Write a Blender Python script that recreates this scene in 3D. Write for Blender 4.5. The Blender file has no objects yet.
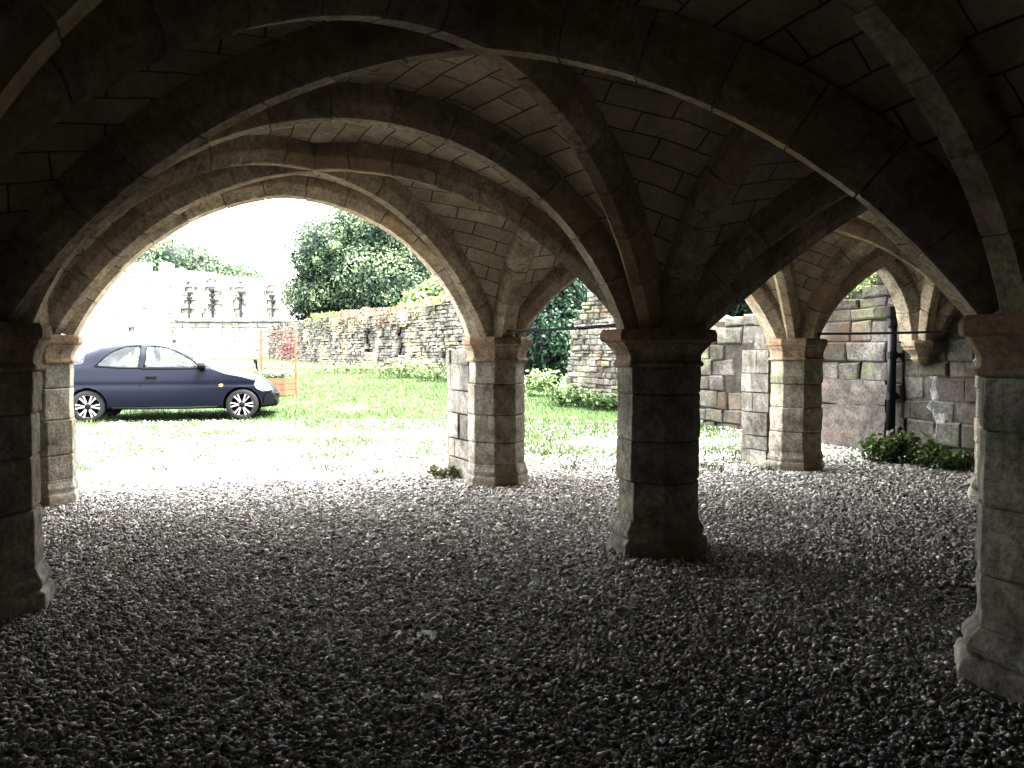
import bpy, bmesh, math, random
import numpy as np
from mathutils import Vector, Matrix, noise
R = math.radians
PI = math.pi
random.seed(7)
rng = np.random.default_rng(7)
scene = bpy.context.scene
COL = scene.collection

# ------------------------------------------------------------------ camera
CAM_H = 1.305
F_PX = 830.0
PITCH = math.atan(32 / F_PX)
cam_d = bpy.data.cameras.new('camera')
cam_d.sensor_width = 36
cam_d.lens = F_PX / 1024 * 36
cam_d.clip_start = 0.02
cam_d.clip_end = 400
cam = bpy.data.objects.new('camera', cam_d)
COL.objects.link(cam)
cam.location = (0, 0, CAM_H)
cam.rotation_euler = (PI / 2 - PITCH, 0, 0)
scene.camera = cam


def at(px, py, Y):
    """world point on the pixel ray at depth Y"""
    xc, yc = (px - 512) / F_PX, (384 - py) / F_PX
    d = Vector((xc, math.cos(PITCH) + yc * math.sin(PITCH), -math.sin(PITCH) + yc * math.cos(PITCH)))
    k = Y / d.y
    return Vector((d.x * k, Y, CAM_H + d.z * k))


_PROF = [(-50, 0), (9.6, 0), (11.0, .04), (13.8, .118), (14.7, .128), (18, .31), (22, .45), (33, .80), (45, 1.1), (80, 1.6), (200, 2.0)]


def ground_z(x, y):
    for (a, za), (b, zb) in zip(_PROF, _PROF[1:]):
        if a <= y <= b:
            t = (y - a) / (b - a)
            return za + (zb - za) * t
    return 0.0


# ------------------------------------------------------------------ nodes
def new_mat(name):
    m = bpy.data.materials.new(name)
    m.use_nodes = True
    nt = m.node_tree
    for n in list(nt.nodes):
        nt.nodes.remove(n)
    out = nt.nodes.new('ShaderNodeOutputMaterial')
    b = nt.nodes.new('ShaderNodeBsdfPrincipled')
    nt.links.new(b.outputs[0], out.inputs[0])
    return m, nt, b


def nd(nt, typ, **kw):
    n = nt.nodes.new(typ)
    for k, v in kw.items():
        setattr(n, k, v)
    return n


def noise_tex(nt, vec, scale, detail=6, rough=.6):
    n = nd(nt, 'ShaderNodeTexNoise')
    n.inputs['Scale'].default_value = scale
    n.inputs['Detail'].default_value = detail
    n.inputs['Roughness'].default_value = rough
    nt.links.new(vec, n.inputs['Vector'])
    return n.outputs['Fac']


def ramp(nt, fac, stops):
    r = nd(nt, 'ShaderNodeValToRGB')
    el = r.color_ramp.elements
    while len(el) < len(stops):
        el.new(.5)
    for e, (p, c) in zip(el, stops):
        e.position = p
        e.color = (*c, 1) if len(c) == 3 else c
    nt.links.new(fac, r.inputs[0])
    return r.outputs[0]


def mix(nt, fac, a, b, mode='MIX'):
    m = nd(nt, 'ShaderNodeMix', data_type='RGBA', blend_type=mode)
    for sock, v in ((m.inputs[0], fac), (m.inputs[6], a), (m.inputs[7], b)):
        if isinstance(v, (int, float)):
            sock.default_value = v
        elif isinstance(v, tuple):
            sock.default_value = (*v, 1) if len(v) == 3 else v
        else:
            nt.links.new(v, sock)
    return m.outputs[2]


def bump(nt, b, h, strength, dist, prev=None):
    n = nd(nt, 'ShaderNodeBump')
    n.inputs['Strength'].default_value = strength
    n.inputs['Distance'].default_value = dist
    nt.links.new(h, n.inputs['Height'])
    if prev is not None:
        nt.links.new(prev, n.inputs['Normal'])
    nt.links.new(n.outputs[0], b.inputs['Normal'])
    return n.outputs[0]


def plain(name, col, rough=.6, metal=0, spec=.5, coat=0, var=0.0, scale=8):
    m, nt, b = new_mat(name)
    b.inputs['Roughness'].default_value = rough
    b.inputs['Metallic'].default_value = metal
    b.inputs['Specular IOR Level'].default_value = spec
    b.inputs['Coat Weight'].default_value = coat
    if var > 0:
        tc = nd(nt, 'ShaderNodeTexCoord')
        f = noise_tex(nt, tc.outputs['Object'], scale)
        c = ramp(nt, f, [(.3, tuple(max(0, x * (1 - var)) for x in col)), (.7, tuple(min(1, x * (1 + var)) for x in col))])
        nt.links.new(c, b.inputs['Base Color'])
    else:
        b.inputs['Base Color'].default_value = (*col, 1)
    return m


def stone_mat(name, dark, mid, light, attr=True, scale=3.0, bumps=.5, moss=0.0, warm=None):
    m, nt, b = new_mat(name)
    b.inputs['Roughness'].default_value = .92
    b.inputs['Specular IOR Level'].default_value = .15
    tc = nd(nt, 'ShaderNodeTexCoord')
    v = tc.outputs['Object']
    big = noise_tex(nt, v, scale, 8, .65)
    c = ramp(nt, big, [(.28, dark), (.5, mid), (.72, light)])
    fine = noise_tex(nt, v, scale * 14, 6, .7)
    fc = ramp(nt, fine, [(.32, (.42, .42, .42)), (.5, (.95, .95, .95)), (.68, (1.3, 1.3, 1.3))])
    mid_ = noise_tex(nt, v, scale * 4.2, 8, .75)
    c = mix(nt, .85, c, ramp(nt, mid_, [(.34, (.5, .48, .45)), (.52, (1.0, 1.0, 1.0)), (.7, (1.25, 1.24, 1.22))]), 'MULTIPLY')
    c = mix(nt, .8, c, fc, 'MULTIPLY')
    if warm:
        w = noise_tex(nt, v, scale * .55, 3, .5)
        wf = ramp(nt, w, [(.52, (0, 0, 0)), (.68, (1, 1, 1))])
        c = mix(nt, wf, c, mix(nt, .6, c, warm), 'MIX')
    if moss > 0:
        w = noise_tex(nt, v, scale * .8, 6, .6)
        wf = ramp(nt, w, [(.55, (0, 0, 0)), (.72, (moss, moss, moss))])
        c = mix(nt, wf, c, (.10, .13, .045), 'MIX')
    if attr:
        a = nd(nt, 'ShaderNodeAttribute', attribute_name='tint')
        c = mix(nt, 1.0, c, a.outputs['Color'], 'MULTIPLY')
    nt.links.new(c, b.inputs['Base Color'])
    h = mix(nt, .35, big, fine)
    bump(nt, b, h, bumps, .05)
    return m


M = {}
M['pier'] = stone_mat('weathered_pier_stone', (.125, .116, .094), (.28, .26, .222), (.44, .415, .36), moss=.5, scale=2.6, bumps=.6, warm=(.22, .14, .07))
M['capital'] = stone_mat('warm_capital_stone', (.14, .10, .07), (.27, .21, .15), (.36, .30, .23), scale=2.6, bumps=.5, warm=(.34, .17, .08))
M['rib'] = stone_mat('rib_stone', (.21, .18, .14), (.37, .325, .26), (.49, .44, .36), scale=2.2, bumps=.45, warm=(.36, .25, .155))
M['ashlar'] = stone_mat('grey_ashlar', (.055, .052, .048), (.12, .115, .108), (.20, .195, .187), scale=1.6, bumps=.6, moss=.35, warm=(.15, .11, .08))
M['rubble'] = stone_mat('rubble_stone', (.034, .032, .03), (.085, .081, .075), (.165, .158, .15), scale=1.5, bumps=.6, moss=.15, warm=(.40, .32, .22))
M['ruin'] = stone_mat('stained_shaded_ruin_stone', (.022, .021, .018), (.066, .062, .057), (.135, .13, .12), scale=2.4, bumps=.9, moss=.55, warm=(.09, .06, .04))  # stains and moss, with base colour also lowered for tree shade
M['stub'] = stone_mat('broken_stub_stone', (.085, .08, .072), (.20, .19, .175), (.33, .315, .295), scale=2.2, bumps=.8, moss=.2, warm=(.26, .19, .13))
M['slit'] = plain('window_slit_shadow', (.022, .022, .022), .95, 0, .05)
M['hood'] = plain('weathered_hood_stone', (.085, .083, .08), .95, 0, .05, var=.3)
M['farstone'] = stone_mat('pale_far_stone', (.12, .115, .112), (.20, .194, .188), (.27, .262, .25), scale=.8, bumps=.5)
M['niche'] = stone_mat('darkened_wall_stone', (.12, .11, .10), (.22, .21, .19), (.30, .28, .26), attr=False, scale=1.2)  # left and rear wall stone, toned dark to deepen the camera bay's shade
M['render'] = stone_mat('old_wall_render', (.05, .044, .04), (.095, .085, .078), (.145, .132, .122), attr=False, scale=2.2, bumps=.6, moss=.3, warm=(.16, .085, .06))


def web_mat():
    m, nt, b = new_mat('vault_web_stone')
    b.inputs['Roughness'].default_value = .95
    b.inputs['Specular IOR Level'].default_value = .1
    tc = nd(nt, 'ShaderNodeTexCoord')
    uv = nd(nt, 'ShaderNodeUVMap', uv_map='UVMap')
    wob = nd(nt, 'ShaderNodeTexNoise')
    wob.inputs['Scale'].default_value = 2.0
    nt.links.new(uv.outputs[0], wob.inputs['Vector'])
    add = nd(nt, 'ShaderNodeVectorMath', operation='MULTIPLY_ADD')
    nt.links.new(wob.outputs['Color'], add.inputs[0])
    add.inputs[1].default_value = (.09, .07, 0)
    nt.links.new(uv.outputs[0], add.inputs[2])
    br = nd(nt, 'ShaderNodeTexBrick')
    br.inputs['Scale'].default_value = 1
    br.inputs['Brick Width'].default_value = .44
    br.inputs['Row Height'].default_value = .175
    br.inputs['Mortar Size'].default_value = .0065
    br.inputs['Mortar Smooth'].default_value = .4
    br.inputs['Bias'].default_value = -.1
    br.offset = .42
    br.inputs['Color1'].default_value = (.41, .355, .28, 1)
    br.inputs['Color2'].default_value = (.53, .48, .395, 1)
    br.inputs['Mortar'].default_value = (.12, .10, .08, 1)
    nt.links.new(add.outputs[0], br.inputs['Vector'])
    v = tc.outputs['Object']
    n1 = noise_tex(nt, v, 2.3, 8, .65)
    c1 = ramp(nt, n1, [(.3, (.6, .57, .52)), (.7, (1.3, 1.27, 1.22))])
    c = mix(nt, 1, br.outputs['Color'], c1, 'MULTIPLY')
    n2 = noise_tex(nt, v, 28, 6, .7)
    c2 = ramp(nt, n2, [(.3, (.7, .7, .7)), (.65, (1.1, 1.1, 1.1))])
    c = mix(nt, .8, c, c2, 'MULTIPLY')
    nt.links.new(c, b.inputs['Base Color'])
    inv = nd(nt, 'ShaderNodeMath', operation='SUBTRACT')
    inv.inputs[0].default_value = 1
    nt.links.new(br.outputs['Fac'], inv.inputs[1])
    b1 = bump(nt, b, inv.outputs[0], .8, .03)
    bump(nt, b, n2, .4, .03, b1)
    return m


M['web'] = web_mat()


def leaf_mat(name, c0, c1, c2, trans=.35):
    m, nt, b = new_mat(name)
    a = nd(nt, 'ShaderNodeAttribute', attribute_name='tint')
    sep = nd(nt, 'ShaderNodeSeparateColor')
    nt.links.new(a.outputs['Color'], sep.inputs[0])
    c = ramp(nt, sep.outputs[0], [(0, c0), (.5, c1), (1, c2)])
    nt.links.new(c, b.inputs['Base Color'])
    b.inputs['Roughness'].default_value = .55
    b.inputs['Specular IOR Level'].default_value = .3
    tr = nd(nt, 'ShaderNodeBsdfTranslucent')
    nt.links.new(c, tr.inputs[0])
    ms = nd(nt, 'ShaderNodeMixShader')
    ms.inputs[0].default_value = trans
    out = [n for n in nt.nodes if n.type == 'OUTPUT_MATERIAL'][0]
    nt.links.new(b.outputs[0], ms.inputs[1])
    nt.links.new(tr.outputs[0], ms.inputs[2])
    nt.links.new(ms.outputs[0], out.inputs[0])
    return m


M['leaf_mid'] = leaf_mat('tree_leaves', (.006, .017, .011), (.035, .055, .030), (.115, .14, .080))
M['leaf_light'] = leaf_mat('pale_leaves', (.035, .06, .022), (.075, .11, .042), (.13, .16, .075))
M['leaf_dark'] = leaf_mat('evergreen_leaves', (.004, .013, .009), (.012, .03, .017), (.032, .06, .03), .2)
M['leaf_weed'] = leaf_mat('weed_leaves', (.026, .046, .012), (.062, .10, .028), (.16, .165, .05))
M['leaf_dry'] = leaf_mat('dry_weed_leaves', (.06, .04, .02), (.08, .09, .03), (.15, .15, .06))
M['grass'] = leaf_mat('grass_blades', (.013, .029, .008), (.031, .056, .018), (.060, .082, .034), .4)
M['petal'] = leaf_mat('red_petals', (.12, .03, .03), (.17, .065, .06), (.21, .13, .11))
M['petal_white'] = leaf_mat('white_petals', (.3, .3, .31), (.35, .35, .36), (.25, .22, .36))
M['bark'] = plain('tree_bark', (.10, .08, .06), .9, var=.3)


def ground_mat():
    m, nt, b = new_mat('courtyard_ground')
    b.inputs['Roughness'].default_value = .95
    b.inputs['Specular IOR Level'].default_value = .1
    geo = nd(nt, 'ShaderNodeNewGeometry')
    p = geo.outputs['Position']
    sep = nd(nt, 'ShaderNodeSeparateXYZ')
    nt.links.new(p, sep.inputs[0])
    vor = nd(nt, 'ShaderNodeTexVoronoi')
    vor.inputs['Scale'].default_value = 38
    nt.links.new(p, vor.inputs['Vector'])
    sc = nd(nt, 'ShaderNodeSeparateColor')
    nt.links.new(vor.outputs['Color'], sc.inputs[0])
    gcol = ramp(nt, sc.outputs[0], [(0, (.07, .062, .055)), (.5, (.15, .135, .12)), (1, (.30, .28, .26))])
    n = noise_tex(nt, p, 1.1, 6, .6)
    n2 = noise_tex(nt, p, 7, 6, .7)
    pale = ramp(nt, n2, [(.36, (.018, .020, .013)), (.46, (.040, .038, .033)), (.7, (.13, .124, .114))])
    n3 = noise_tex(nt, p, 9, 8, .8)
    pale = mix(nt, 1, pale, ramp(nt, n3, [(.43, (.13, .135, .11)), (.53, (1, 1, 1))]), 'MULTIPLY')  # dark specks paint shadow gaps between pebbles, and bits of grass
    pale = mix(nt, .75, pale, ramp(nt, sc.outputs[0], [(.0, (.45, .44, .42)), (.5, (1, 1, 1)), (1, (1.35, 1.33, 1.3))]), 'MULTIPLY')
    grass = ramp(nt, n2, [(.3, (.022, .040, .013)), (.55, (.037, .060, .023)), (.75, (.062, .076, .041))])
    # near: dark gravel; beyond the pillars: pale dirt; further: grass
    def mr(val, a, bb):
        k = nd(nt, 'ShaderNodeMapRange')
        k.interpolation_type = 'SMOOTHSTEP'
        k.inputs[1].default_value = a
        k.inputs[2].default_value = bb
        nt.links.new(val, k.inputs[0])
        return k.outputs[0]
    # depth measured along the pillar rows
    dist = nd(nt, 'ShaderNodeVectorMath', operation='DOT_PRODUCT')
    dist.inputs[1].default_value = (-.34, .94, 0)
    nt.links.new(p, dist.inputs[0])
    wob = nd(nt, 'ShaderNodeMath', operation='MULTIPLY_ADD')
    nt.links.new(n, wob.inputs[0])
    wob.inputs[1].default_value = 2.6
    nt.links.new(dist.outputs['Value'], wob.inputs[2])
    f1 = mr(wob.outputs[0], 8.9, 10.3)
    c = mix(nt, f1, gcol, pale)
    g = nd(nt, 'ShaderNodeMath', operation='MULTIPLY_ADD')
    nt.links.new(n, g.inputs[0])
    g.inputs[1].default_value = 17
    nt.links.new(dist.outputs['Value'], g.inputs[2])
    # left part by the car stays pale: x pushes grass away
    xx = nd(nt, 'ShaderNodeMath', operation='MULTIPLY_ADD')
    nt.links.new(sep.outputs[0], xx.inputs[0])
    xx.inputs[1].default_value = .8
    nt.links.new(g.outputs[0], xx.inputs[2])
    f2 = mr(xx.outputs[0], 16.2, 19.5)
    c = mix(nt, f2, c, grass)
    nt.links.new(c, b.inputs['Base Color'])
    inv = nd(nt, 'ShaderNodeMath', operation='SUBTRACT')
    inv.inputs[0].default_value = 1
    nt.links.new(vor.outputs['Distance'], inv.inputs[1])
    bump(nt, b, inv.outputs[0], .7, .02)
    return m


M['ground'] = ground_mat()


def pebble_mat():
    m, nt, b = new_mat('gravel_pebbles')
    a = nd(nt, 'ShaderNodeAttribute', attribute_name='tint')
    tc = nd(nt, 'ShaderNodeTexCoord')
    n = noise_tex(nt, tc.outputs['Object'], 90, 3)
    c = mix(nt, .6, a.outputs['Color'], ramp(nt, n, [(.3, (.7, .7, .7)), (.7, (1.15, 1.15, 1.15))]), 'MULTIPLY')
    nt.links.new(c, b.inputs['Base Color'])
    b.inputs['Roughness'].default_value = .8
    b.inputs['Specular IOR Level'].default_value = .22
    return m


M['pebble'] = pebble_mat()
M['iron'] = plain('black_iron', (.006, .006, .006), .7, 0, .15)
M['pipe'] = plain('black_painted_pipe', (.006, .006, .0065), .4, 0, .25)
M['wood'] = plain('orange_stained_wood', (.075, .034, .015), .7, var=.25, scale=6)
M['wood_pale'] = plain('weathered_bench_wood', (.045, .022, .010), .7, var=.25, scale=6)
M['paint'] = plain('dark_blue_car_paint', (.0036, .0045, .0085), .3, 0, .10, .0)
M['plastic'] = plain('black_car_plastic', (.004, .0042, .005), .6, 0, .06)
M['tyre'] = plain('tyre_rubber', (.010, .010, .0105), .85, 0, .1)
M['alloy'] = plain('silver_alloy', (.13, .125, .13), .45, .3)
M['amber'] = plain('amber_lens', (.8, .22, .03), .3)
M['redlens'] = plain('red_lens', (.35, .02, .02), .3)
M['chrome'] = plain('lamp_reflector', (.4, .41, .42), .2, .5)
M['scrap'] = plain('pale_scrap', (.9, .89, .87), .8, var=.2, scale=40)
_nt = M['scrap'].node_tree
_b = [n for n in _nt.nodes if n.type == 'BSDF_PRINCIPLED'][0]
_o = [n for n in _nt.nodes if n.type == 'OUTPUT_MATERIAL'][0]
_t = nd(_nt, 'ShaderNodeBsdfTranslucent')
_t.inputs[0].default_value = (.93, .92, .9, 1)
_m = nd(_nt, 'ShaderNodeMixShader')
_m.inputs[0].default_value = .55
_nt.links.new(_b.outputs[0], _m.inputs[1])
_nt.links.new(_t.outputs[0], _m.inputs[2])
_nt.links.new(_m.outputs[0], _o.inputs[0])
M['panel'] = plain('white_panel', (.82, .82, .80), .7, var=.04)
M['lime'] = plain('white_lime_stain', (.36, .36, .35), .9, var=.12, scale=12)
_nt = M['lime'].node_tree
_b = [n for n in _nt.nodes if n.type == 'BSDF_PRINCIPLED'][0]
_tc = nd(_nt, 'ShaderNodeTexCoord')
_nt.links.new(ramp(_nt, noise_tex(_nt, _tc.outputs['Object'], 9, 8, .75), [(.34, (0, 0, 0)), (.66, (.9, .9, .9))]), _b.inputs['Alpha'])
M['wire'] = plain('galvanised_netting', (.035, .028, .022), .7, 0)


def glass_mat():
    m, nt, b = new_mat('car_glass')
    b.inputs['Base Color'].default_value = (.02, .025, .03, 1)
    b.inputs['Roughness'].default_value = .03
    b.inputs['Specular IOR Level'].default_value = .9
    b.inputs['Coat Weight'].default_value = 1
    t = nd(nt, 'ShaderNodeBsdfTransparent')
    t.inputs[0].default_value = (.95, .97, .97, 1)
    ms = nd(nt, 'ShaderNodeMixShader')
    ms.inputs[0].default_value = .22
    out = [n for n in nt.nodes if n.type == 'OUTPUT_MATERIAL'][0]
    nt.links.new(t.outputs[0], ms.inputs[1])
    nt.links.new(b.outputs[0], ms.inputs[2])
    nt.links.new(ms.outputs[0], out.inputs[0])
    return m


M['glass'] = glass_mat()


# ------------------------------------------------------------------ mesh helpers
def link(name, me, mat, parent=None, smooth=False):
    o = bpy.data.objects.new(name, me)
    COL.objects.link(o)
    if mat is not None:
        me.materials.append(mat)
    if parent is not None:
        o.parent = parent
    if smooth:
        me.polygons.foreach_set('use_smooth', np.ones(len(me.polygons), dtype=bool))
    return o


class MB:
    """collects verts / faces / per-vertex tint for one mesh"""
    def __init__(s):
        s.v, s.f, s.c = [], [], []

    def add(s, vs, fs, col=(1, 1, 1)):
        o = len(s.v)
        s.v += [tuple(p) for p in vs]
        s.f += [tuple(i + o for i in f) for f in fs]
        if isinstance(col, list):
            s.c += col
        else:
            s.c += [col] * len(vs)

    def box(s, c, d, rot=None, col=(1, 1, 1)):
        c = Vector(c)
        vs = []
        for x in (-1, 1):
            for y in (-1, 1):
                for z in (-1, 1):
                    p = Vector((x * d[0] / 2, y * d[1] / 2, z * d[2] / 2))
                    if rot is not None:
                        p = rot @ p
                    vs.append(c + p)
        s.add(vs, [(0, 1, 3, 2), (4, 6, 7, 5), (0, 4, 5, 1), (2, 3, 7, 6), (0, 2, 6, 4), (1, 5, 7, 3)], col)

    def tube(s, pts, r, n=8, cap=True, col=(1, 1, 1)):
        pts = [Vector(p) for p in pts]
        rs = r if isinstance(r, (list, tuple)) else [r] * len(pts)
        rings, ref = [], None
        for i, p in enumerate(pts):
            t = (pts[min(i + 1, len(pts) - 1)] - pts[max(i - 1, 0)]).normalized()
            if ref is None:
                ref = t.orthogonal().normalized()
            a = (ref - t * ref.dot(t)).normalized()
            ref = a
            b = t.cross(a)
            rings.append([p + (a * math.cos(2 * PI * k / n) + b * math.sin(2 * PI * k / n)) * rs[i] for k in range(n)])
        s.loft(rings, True, cap, col)

    def loft(s, rings, closed=True, cap=True, col=(1, 1, 1)):
        n = len(rings[0])
        vs = [p for r_ in rings for p in r_]
        fs = []
        for i in range(len(rings) - 1):
            for k in range(n if closed else n - 1):
                a, b = i * n + k, i * n + (k + 1) % n
                fs.append((a, b, b + n, a + n))
        if cap and closed:
            fs.append(tuple(range(n))[::-1])
            fs.append(tuple((len(rings) - 1) * n + k for k in range(n)))
        s.add(vs, fs, col)

    def build(s, name, mat, parent=None, smooth=False, bevel=0):
        me = bpy.data.meshes.new(name)
        me.from_pydata(s.v, [], s.f)
        a = me.attributes.new('tint', 'FLOAT_COLOR', 'POINT')
        arr = np.ones((len(s.v), 4), dtype=np.float32)
        arr[:, :3] = np.array(s.c, dtype=np.float32)
        a.data.foreach_set('color', arr.ravel())
        me.update()
        bm = bmesh.new()
        bm.from_mesh(me)
        bmesh.ops.recalc_face_normals(bm, faces=bm.faces)
        bm.to_mesh(me)
        bm.free()
        o = link(name, me, mat, parent, smooth)
        if bevel:
            md = o.modifiers.new('edge', 'BEVEL')
            md.width = bevel
            md.segments = 2
            md.limit_method = 'ANGLE'
        return o


def array_mesh(name, V, F, C, mat, parent=None, smooth=False):
    """V (n,3), F (m,k) equal-size polygons, C (n,3)"""
    me = bpy.data.meshes.new(name)
    n, m, k = len(V), len(F), F.shape[1]
    me.vertices.add(n)
    me.vertices.foreach_set('co', np.ascontiguousarray(V, dtype=np.float32).ravel())
    me.loops.add(m * k)
    me.loops.foreach_set('vertex_index', np.ascontiguousarray(F, dtype=np.int32).ravel())
    me.polygons.add(m)
    me.polygons.foreach_set('loop_start', np.arange(0, m * k, k, dtype=np.int32))
    me.update(calc_edges=True)
    a = me.attributes.new('tint', 'FLOAT_COLOR', 'POINT')
    arr = np.ones((n, 4), dtype=np.float32)
    arr[:, :3] = C
    a.data.foreach_set('color', arr.ravel())
    return link(name, me, mat, parent, smooth)


def empty(name, loc=(0, 0, 0), rz=0):
    o = bpy.data.objects.new(name, None)
    COL.objects.link(o)
    o.location = loc
    o.rotation_euler = (0, 0, rz)
    o.empty_display_size = .1
    return o


def tag(o, label, cat, group=None, kind='thing'):
    o['label'] = label
    o['category'] = cat
    if group:
        o['group'] = group
    o['kind'] = kind
    return o


def struct(o):
    o['kind'] = 'structure'
    return o


def rebase(o, loc):
    """move an unparented mesh's origin to loc, keeping it in place (object texture space stays continuous enough)"""
    loc = Vector(loc)
    o.data.transform(Matrix.Translation(-loc))
    o.location = loc


# ------------------------------------------------------------------ plan of the undercroft
U = Vector((3.55, 1.28))
Vv = Vector((-1.20, 2.52))
UANG = math.atan2(U.y, U.x)
P = {
    'A': Vector((-2.71, 4.17)), 'B': Vector((-4.10, 7.16)), 'C': Vector((-.15, 8.24)), 'D': Vector((.966, 5.48)),
    'E': Vector((3.18, 9.28)), 'F': Vector((2.145, 3.24)), 'G': Vector((4.35, 7.20)),
}
P['H'] = Vector((-1.53, 1.64))
P['I'] = Vector((-.36, -.93))
P['J'] = P['F'] - Vv
P['K'] = P['F'] + U
P['L'] = P['K'] - Vv
P['W1'] = Vector((4.90, 9.90))
P['W2'] = P['W1'] - Vv * .93
P['W3'] = P['W2'] - Vv
P['W4'] = P['W3'] - Vv
CAP = 1.45


def octa(cx, cy, r, z, ang=UANG, jx=0, jy=0):
    return [Vector((cx + jx + r * math.cos(ang + PI / 8 + k * PI / 4), cy + jy + r * math.sin(ang + PI / 8 + k * PI / 4), z)) for k in range(8)]


def make_pier(key, r, label, bo=.055, co=.08, wobble=.014):
    c = P[key]
    root = empty('stone_pier', (c.x, c.y, 0))
    tag(root, label, 'pillar', 'octagonal pillars carrying the vault')
    b = MB()
    prof = [(r + bo, -.12), (r + bo, .055), (r + bo * .85, .085), (r + bo * .4, .10), (r + bo * .62, .12), (r + bo * .66, .145), (r + bo * .4, .17), (r + bo * .14, .195), (r + .002, .215)]
    b.loft([octa(0, 0, q, z, jx=random.uniform(-.004, .004)) for q, z in prof], col=(.95, .95, .95))
    b.build('base', M['pier'], root, bevel=.008)
    s = MB()
    z = .205
    hs = [.27, .22, .30, .26]
    random.shuffle(hs)
    for i, h in enumerate(hs):
        z1 = min(z + h, 1.215) if i < 3 else 1.215
        rr = r + random.uniform(-.6, .4) * wobble
        jx, jy = random.uniform(-.5, .5) * wobble, random.uniform(-.5, .5) * wobble
        t = random.uniform(.82, 1.15)
        ta = random.uniform(-.02, .02)
        e = .010
        rings = [octa(0, 0, rr - .012, z, UANG + ta, jx, jy), octa(0, 0, rr, z + e, UANG + ta, jx, jy)]
        for q in (.33, .66):
            rings.append(octa(0, 0, rr + random.uniform(-.006, .006), z + (z1 - z) * q, UANG + ta, jx, jy))
        rings += [octa(0, 0, rr, z1 - e, UANG + ta, jx, jy), octa(0, 0, rr - .012, z1, UANG + ta, jx, jy)]
        s.loft(rings, col=(t, t * random.uniform(.97, 1.01), t * random.uniform(.93, 1)))
        z = z1
    s.build('shaft', M['pier'], root, bevel=.012)
    k = MB()
    prof = [(r - .005, 1.205), (r + .025, 1.212), (r + .030, 1.232), (r + .010, 1.248), (r + .012, 1.285), (r + co * .3, 1.315), (r + co * .56, 1.345), (r + co * .64, 1.352),
            (r + co * .64, 1.366), (r + co * .9, 1.372), (r + co, 1.385), (r + co, 1.425), (r + co * .86, CAP)]
    k.loft([octa(0, 0, q, z) for q, z in prof])
    k.build('capital', M['capital'], root, bevel=.007)
    return root


PIERS = [
    ('A', .305, .05, .06, 'thick octagonal stone pillar in deep shadow at the left edge of the vault'),
    ('B', .295, .035, .08, 'octagonal stone pillar beside the car\'s tail, half covered by the dark pillar before it'),
    ('C', .285, .035, .065, 'pale-sided octagonal pillar between the wide grassy opening and the narrow gap'),
    ('D', .270, .060, .115, 'free-standing octagonal pillar in the middle of the gravel, with reddish capital'),
    ('E', .285, .04, .055, 'sunlit grey octagonal pillar in front of the wall with the drainpipe'),
    ('F', .295, .075, .085, 'large octagonal pillar with moulded base cut off by the right edge'),
    ('G', .30, .05, .08, 'pillar almost wholly hidden behind the large pillar at the right edge'),
]
for k_, r_, b_, c_, l_ in PIERS:
    make_pier(k_, r_, l_, b_, c_)

# ------------------------------------------------------------------ vault geometry
Z0 = 1.43
APEX = 2.71
RISE_WEB = .17
R0 = .27
R0D = .22
EDGE_APEX = {('E', 'W1'): 2.30, ('A', 'D'): 2.63, ('B', 'C'): 2.75, ('D', 'G'): 2.38, ('C', 'E'): 2.56, ('E', 'G'): 2.45, ('C', 'D'): 2.58, ('D', 'F'): 2.58, ('W1', 'W2'): 2.35, ('G', 'W2'): 2.40}
EDGE_TIP = {('D', 'G'): 27, ('C', 'D'): 14, ('D', 'F'): 14, ('E', 'G'): 16, ('A', 'B'): 14, ('C', 'E'): 10, ('E', 'W1'): 26, ('W1', 'W2'): 16, ('G', 'W2'): 20, ('H', 'A'): 14}
EDGE_R0 = {('D', 'G'): .34, ('E', 'W1'): .20, ('W1', 'W2'): .2}
EDGE_MID = {('E', 'W1'): .66}
BAY_APEX = {0: 2.655, 1: 2.52, 2: 2.62, 3: 2.60, 4: 2.44}
BAY_BOSS = {2: Vector((-.13, 3.69))}


def look(dct, a, b, default):
    return dct.get((a, b), dct.get((b, a), default))


def apex_of(a, b):
    return look(EDGE_APEX, a, b, APEX)


def mid_of(a, b):
    if (b, a) in EDGE_MID:
        a, b = b, a
    return P[a].lerp(P[b], EDGE_MID.get((a, b), .5))


def half_curve(p, m, r0, z0, zt, n, tip=0):
    """circular arc from the springing at plan point p up to the crown over plan point m; tip = slope left at the crown (degrees)"""
    d = (m - p)
    L = d.length
    d = d / L
    a = max(.05, L - r0)
    r = zt - z0
    al = math.atan2(r, a)
    be = max(R(tip), 2 * al - R(88))
    g = al - be                      # half of the angle turned
    ch = math.hypot(a, r)
    out = []
    for i in range(n + 1):
        t = i / n
        if g < 1e-3:
            x, z = a * t, r * t
        else:
            Rr = ch / (2 * math.sin(g))
            th = 2 * g * t
            k = 2 * Rr * math.sin(th / 2)
            ang = al + g - th / 2
            x, z = k * math.cos(ang), k * math.sin(ang)
        out.append(Vector((p.x + d.x * (r0 + x), p.y + d.y * (r0 + x), z0 + z)))
    return out


def resample(pts, n):
    L = [0]
    for a, b in zip(pts, pts[1:]):
        L.append(L[-1] + (b - a).length)
    out, j = [], 0
    for i in range(n + 1):
        t = L[-1] * i / n
        while j < len(L) - 2 and L[j + 1] < t:
            j += 1
        f = (t - L[j]) / max(1e-9, L[j + 1] - L[j])
        out.append(pts[j].lerp(pts[j + 1], f))
    return out, L[-1]


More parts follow.
